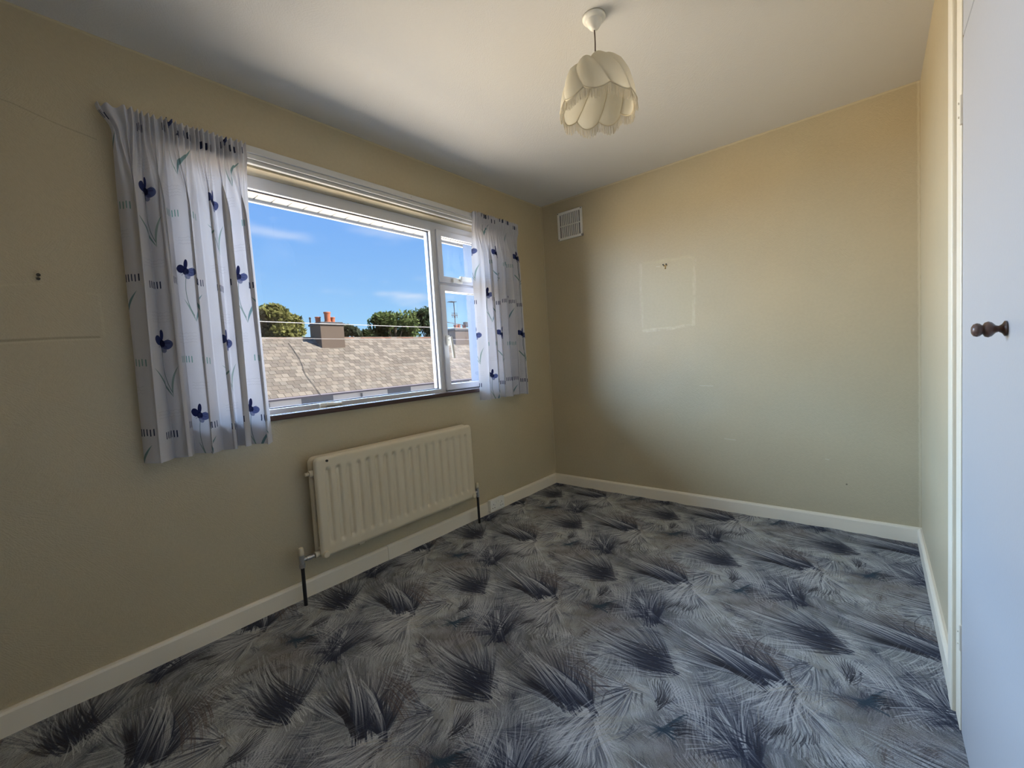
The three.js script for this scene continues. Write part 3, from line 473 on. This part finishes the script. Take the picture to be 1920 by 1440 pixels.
// ---------------------------------------------------------------- air vent
{
  const x0 = 0.17, x1 = 0.402, y0 = 2.071, y1 = 2.297, v = base('air_vent', (x0 + x1) / 2, y0, 0); tag(v, 'white slatted air vent grille high on the wall near the corner', 'vent');
  const o = (g) => g.translate(-(x0 + x1) / 2, -y0, 0), b = 0.02;
  obj('duct', o(box(x0 + b, x1 - b, y0 + b, y1 - b, 0.0006, 0.002)), mat(0.2, 0.2, 0.19, 0.9), v);
  obj('frame', [o(rbox(x0, x1, y1 - b, y1, 0.0005, 0.014)), o(rbox(x0, x1, y0, y0 + b, 0.0005, 0.014)), o(rbox(x0, x0 + b, y0, y1, 0.0005, 0.014)), o(rbox(x1 - b, x1, y0, y1, 0.0005, 0.014))], M.plastic, v);
  const n = 11, p = (x1 - x0 - 2 * b) / n;
  for (let i = 1; i < n; i++) { const x = x0 + b + i * p; obj('slat', o(rbox(x - 0.0038, x + 0.0038, y0 + b - 0.001, y1 - b + 0.001, 0.001, 0.0125, 0.0015)), M.plastic, v); }
  obj('cross_bar', o(rbox(x0 + b, x1 - b, (y0 + y1) / 2 - 0.004, (y0 + y1) / 2 + 0.004, 0.001, 0.0115, 0.0015)), M.plastic, v);
  for (const x of [x0 + 0.008, x1 - 0.008]) for (const y of [y0 + 0.008, y1 - 0.008]) obj('screw', o(cyl(E3(x, y, 0.013), E3(x, y, 0.0155), 0.004)), M.darkMetal, v);
}
// ---------------------------------------------------------------- nails left in the walls
{
  const n1 = base('picture_hook', 1.047, 1.71, 0); tag(n1, 'small brass picture hook above the pale picture mark', 'hook');
  for (const k of [-1, 1]) obj('pin', [cyl(E3(k * 0.011, 0.006, 0), E3(k * 0.011, 0.012, 0.012), 0.0022), cyl(E3(k * 0.011, 0.012, 0.012), E3(k * 0.011, 0.012, 0.014), 0.005)], M.darkMetal, n1);
  obj('plate', [rbox(-0.013, 0.013, 0.0, 0.01, 0.0005, 0.003, 0.001), rbox(-0.004, 0.004, -0.016, 0.002, 0.0005, 0.004, 0.001), rbox(-0.004, 0.004, -0.018, -0.014, 0.0005, 0.011, 0.001)], mat(0.3, 0.2, 0.08, 0.5, { metalness: 0.7 }), n1);
  const n2 = base('wall_screw', 0, 1.502, 2.989); tag(n2, 'small dark screw in the wall beside the wide curtain', 'screw');
  obj('shank', cyl(E3(0, 0.003, 0), E3(0.02, 0.003, 0), 0.0025), M.darkMetal, n2);
  obj('head', [cyl(E3(0.018, 0.003, 0), E3(0.021, 0.003, 0), 0.0055), cyl(E3(0.004, -0.008, 0), E3(0.012, -0.008, 0), 0.0045)], M.darkMetal, n2);
}
// ---------------------------------------------------------------- pendant lamp with a fringed shade (switched off)
{
  const L = base('pendant_lamp', 1.374, 2.4, 1.54); tag(L, 'pendant lamp with a cream scalloped fabric shade and long fringe', 'lamp');
  M.shade = phys(0.78, 0.74, 0.62, 0.85, { transmission: 0.35, thickness: 0, ior: 1.3, specularIntensity: 0.2, side: THREE.DoubleSide, bumpMap: rep(grain, 0.03), bumpScale: 0.0004 });
  M.fringe = phys(0.74, 0.68, 0.55, 0.9, { transmission: 0.25, thickness: 0, ior: 1.3, specularIntensity: 0.2, side: THREE.DoubleSide });
  M.piping = phys(0.62, 0.55, 0.4, 0.8);
  obj('ceiling_rose', lathe([[0.0001, -0.049], [0.006, -0.049], [0.013, -0.046], [0.02, -0.038], [0.0265, -0.028], [0.0285, -0.016], [0.031, -0.0145], [0.040, -0.0125], [0.0435, -0.007], [0.0435, 0], [0.0001, 0]], 40), M.plastic, L);
  obj('cord', tube([E3(0, -0.045, 0), E3(0.0006, -0.09, 0), E3(-0.0004, -0.13, 0.0005), E3(0, -0.172, 0)], 0.0026, 24, 8), mat(0.1, 0.06, 0.045, 0.7), L);
  obj('lamp_holder', lathe([[0.0001, -0.17], [0.011, -0.17], [0.014, -0.18], [0.014, -0.215], [0.018, -0.217], [0.018, -0.23], [0.0001, -0.23]].reverse(), 24), M.plastic, L);
  // one tier of nine gathered panels, bulging between the seams and sweeping round as they fall to a scalloped rim
  const LB = 9, prof = [[0.026, -0.166], [0.05, -0.172], [0.075, -0.187], [0.1, -0.212], [0.119, -0.244], [0.131, -0.282], [0.135, -0.318]];
  const lobe = (th) => Math.abs(Math.cos(th * LB / 2));      // 1 in the middle of a panel, 0 at a seam
  const dome = (th, t) => {
    const f = t * (prof.length - 1), i = Math.min(prof.length - 2, Math.floor(f)), q = f - i, l = lobe(th), th2 = th + 0.55 - 0.85 * t;
    const rr = lerp(prof[i][0], prof[i + 1][0], q) * (1 + 0.075 * Math.pow(l, 0.7) * smooth(0.05, 0.45, t));
    return E3(Math.cos(th2) * rr, lerp(prof[i][1], prof[i + 1][1], q) + 0.012 * Math.pow(l, 0.8) * smooth(0, 0.3, t) * (1 - smooth(0.4, 0.9, t)) - 0.022 * Math.pow(l, 0.9) * smooth(0.6, 1, t), Math.sin(th2) * rr);
  };
  const sheet = (f, nu = 216, nv = 28) => { const pos = [], uv = [], idx = []; for (let j = 0; j <= nv; j++) for (let i = 0; i <= nu; i++) { const p = f(i / nu * Math.PI * 2, j / nv); pos.push(p.x, p.y, p.z); uv.push(i / nu, j / nv * 0.15); } for (let j = 0; j < nv; j++) for (let i = 0; i < nu; i++) { const A = j * (nu + 1) + i, B = A + 1, C = A + nu + 1, D = C + 1; idx.push(A, B, C, B, D, C); } const g = new THREE.BufferGeometry(); g.setAttribute('position', new THREE.Float32BufferAttribute(pos, 3)); g.setAttribute('uv', new THREE.Float32BufferAttribute(uv, 2)); g.setIndex(idx); g.computeVertexNormals(); return g; };
  const shade = obj('shade', sheet(dome), M.shade, L);
  const rim = []; for (let i = 0; i < 216; i++) rim.push(dome(i / 216 * Math.PI * 2, 1));
  obj('piping', tube(rim, 0.0026, 432, 6, true), M.piping, shade);
  for (let q = 0; q < LB; q++) { const th = (q + 0.5) / LB * Math.PI * 2, p = []; for (let i = 0; i <= 12; i++) p.push(dome(th, i / 12).multiply(E3(0.985, 1, 0.985))); obj('rib', tube(p, 0.0017, 24, 6), M.piping, shade); }
  { const q = rng(41), g = []; for (let i = 0; i < 520; i++) { const a = dome((i + q() * 0.6) / 520 * Math.PI * 2, 1), l = 0.036 * (0.86 + 0.26 * q()); g.push(cyl(a, a.clone().add(E3((q() - 0.5) * 0.007, -l, (q() - 0.5) * 0.007)), 0.0007, 0.0007, 4)); }
    tag(obj('fringe', g, M.fringe, shade), 'long cream fringe', null, null, 'stuff'); }
  obj('wire_frame', [new THREE.TorusGeometry(0.027, 0.0015, 6, 32).rotateX(Math.PI / 2).translate(0, -0.168, 0), ...[0, 1, 2].map((q) => cyl(E3(0.012 * Math.cos(q * 2.09), -0.198, 0.012 * Math.sin(q * 2.09)), E3(0.027 * Math.cos(q * 2.09), -0.168, 0.027 * Math.sin(q * 2.09)), 0.0013, 0.0013, 6))], M.metal, L);
}
// ---------------------------------------------------------------- outside: this house, the street, the terrace across it
const GY = -2.85;
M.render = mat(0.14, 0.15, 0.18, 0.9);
M.soffit = phys(0.34, 0.34, 0.33, 0.6);
M.concrete = mat(0.62, 0.57, 0.5, 0.95);
M.asphalt = mat(0.34, 0.32, 0.29, 0.95);
{
  struct('house_body', [box(OUT, 6, GY, -0.1, -6, 9), box(OUT, 0, -0.1, H, -6, -0.3), box(OUT, 0, -0.1, H, ZB + 0.1, 9), box(2.7, 6, -0.1, H, -6, 9), box(0, 2.7, -0.1, H, -6, -0.3), box(0, 2.7, -0.1, H, ZB + 0.15, 9)], M.render, 'rendered body of the house around this bedroom');
  const roof = new THREE.Shape([[-0.8, 2.56], [2.9, 4.7], [6.6, 2.56]].map(([a, b]) => new THREE.Vector2(a, b)));
  struct('house_roof', new THREE.ExtrudeGeometry(roof, { depth: 16, bevelEnabled: false }).translate(0, 0, -6.5), mat(0.1, 0.1, 0.11, 0.9), 'roof over this bedroom');
  struct('window_reveal_dark_liner', [box(OUT - 0.012, -0.157, OY0, OY1, OZ0, OZ0 + 0.012), box(OUT - 0.012, -0.157, OY0, OY1, OZ1 - 0.012, OZ1), box(OUT - 0.012, -0.157, OY1 - 0.012, OY1, OZ0, OZ1), box(OUT - 0.05, -0.157, OY0, OY0 + 0.012, OZ0, OZ1)], mat(0.075, 0.1, 0.15, 0.8), 'outer window reveal lining darkened to blue-grey against the added area lights');  // lining added; its dark blue-grey tone offsets the boosted area lights outside
  struct('facade', [box(OUT - 0.011, OUT - 0.001, -0.1, H, -0.3, OZ0), box(OUT - 0.011, OUT - 0.001, -0.1, H, OZ1, ZB + 0.1), box(OUT - 0.011, OUT - 0.001, -0.1, OY0, OZ0, OZ1), box(OUT - 0.011, OUT - 0.001, OY1, 2.2, OZ0, OZ1)], M.render, 'grey rendered outside of the window wall');
  const s = base('soffit', -0.5, 2.2, 1.4); tag(s, 'white boarded eaves soffit outside above the window', 'soffit', null, 'structure');
  const o = (g) => g.translate(0.5, -2.2, -1.4);
  for (let z = -2.5; z < 4.6; z += 0.1) obj('soffit_board', o(rbox(-0.745, OUT - 0.001, 2.2, 2.212, z + 0.0025, z + 0.0975, 0.004, 1)), M.soffit, s);
  obj('soffit_backing', o(box(-0.745, OUT - 0.001, 2.2125, 2.25, -2.5, 4.6)), mat(0.12, 0.12, 0.12, 0.9), s);
  obj('fascia_board', o(rbox(-0.775, -0.7465, 2.185, 2.5, -2.5, 4.6, 0.004)), M.soffit, s);
  struct('ground', box(-70, 12, GY - 0.3, GY, -70, 50), M.asphalt, 'street between the two rows of houses');
  struct('forecourt', box(-5.6, -0.6, GY, GY + 0.03, -40, 30), mat(0.07, 0.07, 0.07, 0.95), 'unseen tarmac forecourt below the window darkened to cut bounce light');  // out of view; dark tone keeps added sky light from bouncing to the ceiling
  struct('pavement', [box(-8.2, -6.0, GY, GY + 0.1, -40, 30), box(-18.2, -14.6, GY, GY + 0.1, -40, 30)], M.concrete, 'pale concrete pavements along the street');
}
// ---- terrace with slate roof, parallel to this house
{
  const EX = -18.4, EY = -0.04, TAN = 0.7, RX = -22.73, RY = EY + TAN * (EX - RX), Z0 = -34, Z1 = 4;
  const h = base('terrace_house', -21.5, GY, -13); tag(h, 'long single storey terrace with a pale slate roof across the street', 'house');
  const o = (g) => g.translate(21.5, -GY, 13);
  M.houseWall = mat(0.5, 0.5, 0.52, 0.9); M.lintel = mat(0.12, 0.13, 0.16, 0.8);
  const gable = new THREE.Shape([[EX - 0.28, GY], [EX - 0.28, EY - 0.05], [RX, RY - 0.25], [2 * RX - EX + 0.28, EY - 0.05], [2 * RX - EX + 0.28, GY]].map(([a, b]) => new THREE.Vector2(a, b)));
  obj('wall', o(new THREE.ExtrudeGeometry(gable, { depth: Z1 - Z0 - 0.4, bevelEnabled: false }).translate(0, 0, Z0 + 0.2)), M.houseWall, h);
  const deckS = new THREE.Shape([[EX, EY - 0.06], [RX, RY - 0.06], [2 * RX - EX, EY - 0.06], [2 * RX - EX, EY - 0.12], [RX, RY - 0.14], [EX, EY - 0.12]].map(([a, b]) => new THREE.Vector2(a, b)));
  M.slates = [[0.125, 0.105, 0.084], [0.15, 0.128, 0.103], [0.11, 0.094, 0.077], [0.172, 0.15, 0.122], [0.135, 0.12, 0.1], [0.098, 0.083, 0.067]].map(([a, b, c]) => mat(a, b, c, 0.9, { bumpMap: rep(grain, 0.4), bumpScale: 0.004 }));
  const deck = obj('roof', o(new THREE.ExtrudeGeometry(deckS, { depth: Z1 - Z0, bevelEnabled: false }).translate(0, 0, Z0)), mat(0.05, 0.045, 0.04, 0.95), h);
  // slates: courses from the eaves up, half-bonded; the ones that show largest are single pieces
  const a = Math.atan(TAN), slope = Math.hypot(EX - RX, RY - EY), nC = 17, ex = slope / nC, w = 0.32, q = rng(71), single = [], rest = [];
  const unit = [0, 1, 2].map((i) => new THREE.BoxGeometry(ex * 1.25, 0.012 + 0.004 * i, w - 0.012 - 0.004 * i));
  for (let c = 0; c < nC; c++) for (let i = 0; i * w < Z1 - Z0; i++) {
    const z = Z1 - (i + (c % 2 ? 0.5 : 0) + 0.5) * w; if (z < Z0 + w) continue;
    const d = (c + 0.5) * ex, p = E3(EX - Math.cos(a) * d, EY + Math.sin(a) * d + 0.012 + 0.006 * q(), z);
    const tone = Math.min(5, Math.floor(6 * Math.abs(0.5 + 0.42 * noise(z * 0.35, c * 0.4) + 0.5 * (q() - 0.5)))), m = new THREE.Matrix4().compose(p, new THREE.Quaternion().setFromEuler(new THREE.Euler(0.02 * (q() - 0.5), 0.03 * (q() - 0.5), -(a - 0.035))), E3(1, 1, 1));
    const inView = z < -4 && z > -17.5 && !(z < -8.4 && z > -10.6 && c > 10);
    (inView ? single : rest).push({ m, tone, u: Math.floor(q() * 3), key: -c * 10 - Math.abs(z + 8) * 0.6 });
  }
  single.sort((x, y) => y.key - x.key); rest.push(...single.splice(300));
  const off = new THREE.Matrix4().makeTranslation(21.5, -GY, 13);
  for (const s of single) { const b = new THREE.Mesh(unit[s.u], M.slates[s.tone]); b.name = 'slate'; b.castShadow = b.receiveShadow = true; s.m.clone().premultiply(off).decompose(b.position, b.quaternion, b.scale); deck.add(b); }
  const groups = [[], [], [], [], [], []]; for (const s of rest) groups[s.tone].push(unit[s.u].clone().applyMatrix4(s.m).applyMatrix4(off));
  { const all = []; groups.forEach((g, i) => { for (const x of g) { const n = x.attributes.position.count, col = new Float32Array(n * 3), c = M.slates[i].color; for (let k = 0; k < n; k++) col.set([c.r, c.g, c.b], k * 3); x.setAttribute('color', new THREE.BufferAttribute(col, 3)); all.push(x); } });
    tag(obj('slates', all, mat(1, 1, 1, 0.9, { vertexColors: true, bumpMap: rep(grain, 0.4), bumpScale: 0.004 }), deck), null, null, null, 'stuff'); }
  // ridge tiles, terracotta and grey
  const rt = new THREE.CylinderGeometry(0.13, 0.13, 0.44, 10, 1, false, -Math.PI / 2 - 0.2, Math.PI + 0.4).rotateX(Math.PI / 2);
  M.ridge = [mat(0.2, 0.09, 0.06, 0.9), mat(0.2, 0.17, 0.15, 0.9), mat(0.17, 0.1, 0.07, 0.9)];
  for (let z = Z1 - 0.3, i = 0; z > Z0 + 0.3; z -= 0.45, i++) { const b = new THREE.Mesh(rt, M.ridge[z > -10 ? (q() < 0.75 ? 1 : 2) : (q() < 0.6 ? 0 : q() < 0.5 ? 1 : 2)]); b.name = 'ridge_tile'; b.castShadow = b.receiveShadow = true; b.rotation.z = Math.PI / 2 - Math.PI / 2; b.position.set(RX + 21.5, RY - GY - 0.03 + 0.02 * q(), z + 13); deck.add(b); }
  obj('gutter', o(new THREE.CylinderGeometry(0.04, 0.04, Z1 - Z0, 12, 1, true, Math.PI / 2, Math.PI).rotateX(Math.PI / 2).translate(EX + 0.05, EY - 0.05, (Z0 + Z1) / 2)), mat(0.16, 0.15, 0.18, 0.7, { side: THREE.DoubleSide }), h);
  obj('fascia', o(box(EX - 0.02, EX + 0.01, EY - 0.14, EY - 0.05, Z0, Z1)), mat(0.12, 0.11, 0.14, 0.7), h);
  // windows under the eaves, each with a grey panel above
  for (const z of [-2.1, -6.85, -11.6, -16.4, -21]) {
    const X = EX - 0.27;
    obj('lintel_panel', o(box(X - 0.02, X + 0.03, -0.5, EY - 0.1, z - 0.8, z + 0.75)), M.lintel, h);
    const wn = obj('window', [o(box(X, X + 0.07, -0.58, -0.48, z - 0.62, z + 0.62)), o(box(X, X + 0.07, -1.75, -1.65, z - 0.62, z + 0.62)), o(box(X, X + 0.07, -1.7, -0.5, z - 0.62, z - 0.52)), o(box(X, X + 0.07, -1.7, -0.5, z + 0.52, z + 0.62)), o(box(X, X + 0.06, -1.7, -0.5, z - 0.04, z + 0.04))], M.upvc, h);
    for (const k of [-1, 1]) obj('pane', o(box(X - 0.01, X + 0.02, -1.66, -0.57, z + k * 0.28 - 0.25, z + k * 0.28 + 0.25)), phys(0.03, 0.035, 0.04, 0.05), wn);
  }
  for (const z of [-9.2, -14.2, -4.6]) obj('downpipe', o(cyl(E3(EX - 0.2, GY, z), E3(EX - 0.2, EY - 0.2, z), 0.05)), mat(0.1, 0.1, 0.12, 0.6), h);
  // dark cable lying down the roof slope
  { const onRoof = (u, v) => { const c = camera.position, d = E3((u - 960) / 811.1, (720 - v) / 811.1, -1).applyQuaternion(camera.quaternion), t = (EY + 0.07 + TAN * (EX - c.x) - c.y) / (d.y + TAN * d.x); return c.clone().addScaledVector(d, t).add(E3(21.5, -GY, 13)); };
    obj('roof_cable', tube([[541, 643], [552, 658], [565, 680], [572, 700], [588, 722], [602, 742]].map(([u, v]) => onRoof(u, v)), 0.013, 60, 6), mat(0.03, 0.03, 0.03, 0.8), h); }
  // chimneys
  M.chimney = mat(0.09, 0.066, 0.05, 0.95, { bumpMap: rep(paintBump, 2), bumpScale: 0.003 }); M.pot = mat(0.34, 0.1, 0.045, 0.85); M.chimneyCap = mat(0.06, 0.06, 0.065, 0.9);
  const chimney = (z0, z1, xf, depth, top, label) => {
    const c = new THREE.Group(); c.name = 'chimney'; h.add(c); tag(c, label);
    const p = o;
    obj('stack', p(box(xf - depth, xf, RY - 1, top - 0.12, z0, z1)), M.chimney, c);
    obj('cap', [p(rbox(xf - depth - 0.07, xf + 0.07, top - 0.13, top - 0.03, z0 - 0.07, z1 + 0.07, 0.02)), p(rbox(xf - depth, xf, top - 0.04, top + 0.04, z0 + 0.02, z1 - 0.02, 0.03))], M.chimneyCap, c);
    const pot = (z, x, hgt, r) => obj('chimney_pot', p(lathe([[r * 0.8, 0], [r, 0], [r * 0.95, hgt * 0.12], [r * 0.82, hgt * 0.2], [r * 0.86, hgt * 0.85], [r, hgt * 0.88], [r, hgt], [r * 0.8, hgt], [r * 0.76, hgt * 0.1], [r * 0.8, 0]], 20).translate(x, top + 0.03, z)), M.pot, c);
    return { c, p, pot };
  };
  const c1 = chimney(-10.25, -8.85, -21.73, 1.25, 3.78, 'grey chimney stack with three terracotta pots on the slate roof');
  c1.pot(-9.55, -22.2, 0.62, 0.2); c1.pot(-10.0, -22.5, 0.36, 0.17); c1.pot(-9.15, -22.55, 0.36, 0.17);
  const c2 = chimney(-20.7, -19.1, -21.75, 1.2, 3.55, 'far chimney stack with low pots beside the side casement view');
  c2.pot(-19.5, -22.1, 0.3, 0.17); c2.pot(-20, -22.3, 0.34, 0.17); c2.pot(-20.4, -22.1, 0.3, 0.17);
  // aerial strapped to the far chimney
  const b = at(853, 600, 'x', -22.0), ae = new THREE.Group(); ae.name = 'television_aerial'; ae.position.set(b.x + 21.5, 3.1 - GY, b.z + 13); h.add(ae); tag(ae, 'dark aerial mast standing on the far chimney');
  const top = at(852, 566, 'x', -22.0).y - 3.1, AM = mat(0.03, 0.03, 0.035, 0.6);
  obj('mast', cyl(E3(0, 0, 0), E3(0, top, 0), 0.035), AM, ae);
  obj('boom', [cyl(E3(0, top - 0.02, -0.1), E3(0, top - 0.02, 0.5), 0.03), cyl(E3(0, top - 1.0, -0.3), E3(0, top - 1.0, 0.3), 0.03), cyl(E3(0, 0.75, -1.1), E3(0, 0.95, 0.9), 0.025)], AM, ae);
  for (let i = 0; i < 4; i++) obj('element', cyl(E3(-0.25, top - 0.02, -0.05 + i * 0.16), E3(0.25, top - 0.02, -0.05 + i * 0.16), 0.02), AM, ae);
  for (let i = 0; i < 4; i++) obj('element', cyl(E3(0, top - 1.2, -0.25 + i * 0.16), E3(0, top - 0.8, -0.25 + i * 0.16), 0.02), AM, ae);
  obj('antenna_box', rbox(-0.15, 0.15, 0.62, 1.0, -1.35, -0.95, 0.03), AM, ae);
  // thin pole behind the ridge, left of the chimney
  const pb = at(584, 630, 'x', -24.5), pt = at(584, 597, 'x', -24.5); const pl = base('roof_pole', pb.x, GY, pb.z); tag(pl, 'thin dark pole rising behind the roof ridge beside the chimney', 'pole');
  obj('shaft', cyl(E3(0, 0, 0), E3(0, pt.y - GY, 0), 0.05), AM, pl); obj('pole_cap', new THREE.SphereGeometry(0.07, 10, 8).translate(0, pt.y - GY, 0), AM, pl);
}
// ---- overhead cables along the street
for (const [v, r, label] of [[612, 0.008, 'upper pale overhead cable running along the street'], [639, 0.004, 'thin lower overhead cable crossing the view of the roof']]) {
  const p = at(650, v, 'x', -8), pts = []; for (let i = 0; i <= 8; i++) pts.push(E3(p.x, p.y + 0.0012 * Math.pow(i * 5 - 20, 2), 14 - i * 6));
  const cb = obj('overhead_cable', tube(pts, r, 80, 6), mat(0.5, 0.48, 0.47, 0.6)); tag(cb, label, 'cable');
}
// ---- trees behind the terrace
{
  const leafM = (a, b, c) => phys(a, b, c, 0.8, { transmission: 0.4, thickness: 0, side: THREE.DoubleSide });
  const tree = (u, v, ru, rv, x, seed, col, n, label, dens = 0.3) => {
    const c0 = at(u, v, 'x', x), e = at(u + ru, v, 'x', x), rad = Math.abs(e.z - c0.z) * 0.85, hgt = Math.abs(at(u, v - rv, 'x', x).y - c0.y), q = rng(seed);
    const t = base('garden_tree', c0.x, GY, c0.z); tag(t, label, 'tree', null);
    const cy = c0.y - GY;
    obj('trunk', [cyl(E3(0, 0, 0), E3(0, cy, 0), 0.28, 0.12, 10), ...[0, 1, 2, 3, 4].map((i) => cyl(E3(0, cy * 0.7, 0), E3(Math.cos(i * 1.3) * rad * 0.6, cy + hgt * 0.3 * Math.sin(i), Math.sin(i * 1.3) * rad * 0.6), 0.1, 0.03, 6))], mat(0.08, 0.06, 0.04, 0.9), t);
    const blobs = []; for (let i = 0; i < 16; i++) { const a = q() * 6.28, b = (q() - 0.5) * 2.2, r = 0.35 + 0.45 * q(); blobs.push([Math.cos(a) * rad * r, b * hgt * 0.6, Math.sin(a) * rad * r, 0.35 + 0.25 * q()]); }
    const pos = [], nor = [], v3 = E3(), A = E3(), B = E3();
    for (let i = 0; i < n; i++) {
      const bl = blobs[i % 16]; v3.set(q() - 0.5, q() - 0.5, q() - 0.5).normalize().multiplyScalar(Math.pow(q(), 0.4));
      const P = E3(bl[0] + v3.x * rad * bl[3], cy + bl[1] + v3.y * hgt * bl[3], bl[2] + v3.z * rad * bl[3]);
      A.set(q() - 0.5, q() - 0.5, q() - 0.5).normalize().multiplyScalar(dens * (0.6 + 0.8 * q())); B.set(q() - 0.5, q() - 0.5, q() - 0.5).cross(A).normalize().multiplyScalar(dens * 0.45);
      const N = A.clone().cross(B).normalize(); const c = [P.clone().sub(A), P.clone().add(B), P.clone().add(A), P.clone().sub(B)];
      for (const k of [0, 1, 2, 0, 2, 3]) { pos.push(c[k].x, c[k].y, c[k].z); nor.push(N.x, N.y, N.z); }
    }
    const g = new THREE.BufferGeometry(); g.setAttribute('position', new THREE.Float32BufferAttribute(pos, 3)); g.setAttribute('normal', new THREE.Float32BufferAttribute(nor, 3));
    tag(obj('foliage', g, leafM(...col), t), null, null, null, 'stuff');
  };
  tree(525, 612, 52, 34, -36, 81, [0.78, 0.82, 0.36], 4200, 'broad yellow-green tree behind the roof beside the wide curtain', 0.26);
  tree(741, 612, 42, 34, -38, 82, [0.5, 0.68, 0.32], 4600, 'rounded green tree standing behind the roof ridge', 0.26);
  tree(800, 608, 26, 28, -40, 83, [0.26, 0.42, 0.26], 2600, 'dark green tree behind the ridge next to the window mullion', 0.28);
  tree(659, 622, 20, 12, -46, 84, [0.36, 0.45, 0.34], 1300, 'low dark shrub crown behind the ridge right of the chimney', 0.28);
  tree(690, 626, 14, 8, -48, 85, [0.16, 0.25, 0.13], 1000, 'distant low bush between the two larger trees', 0.28);
}
renderer.render(scene, camera);
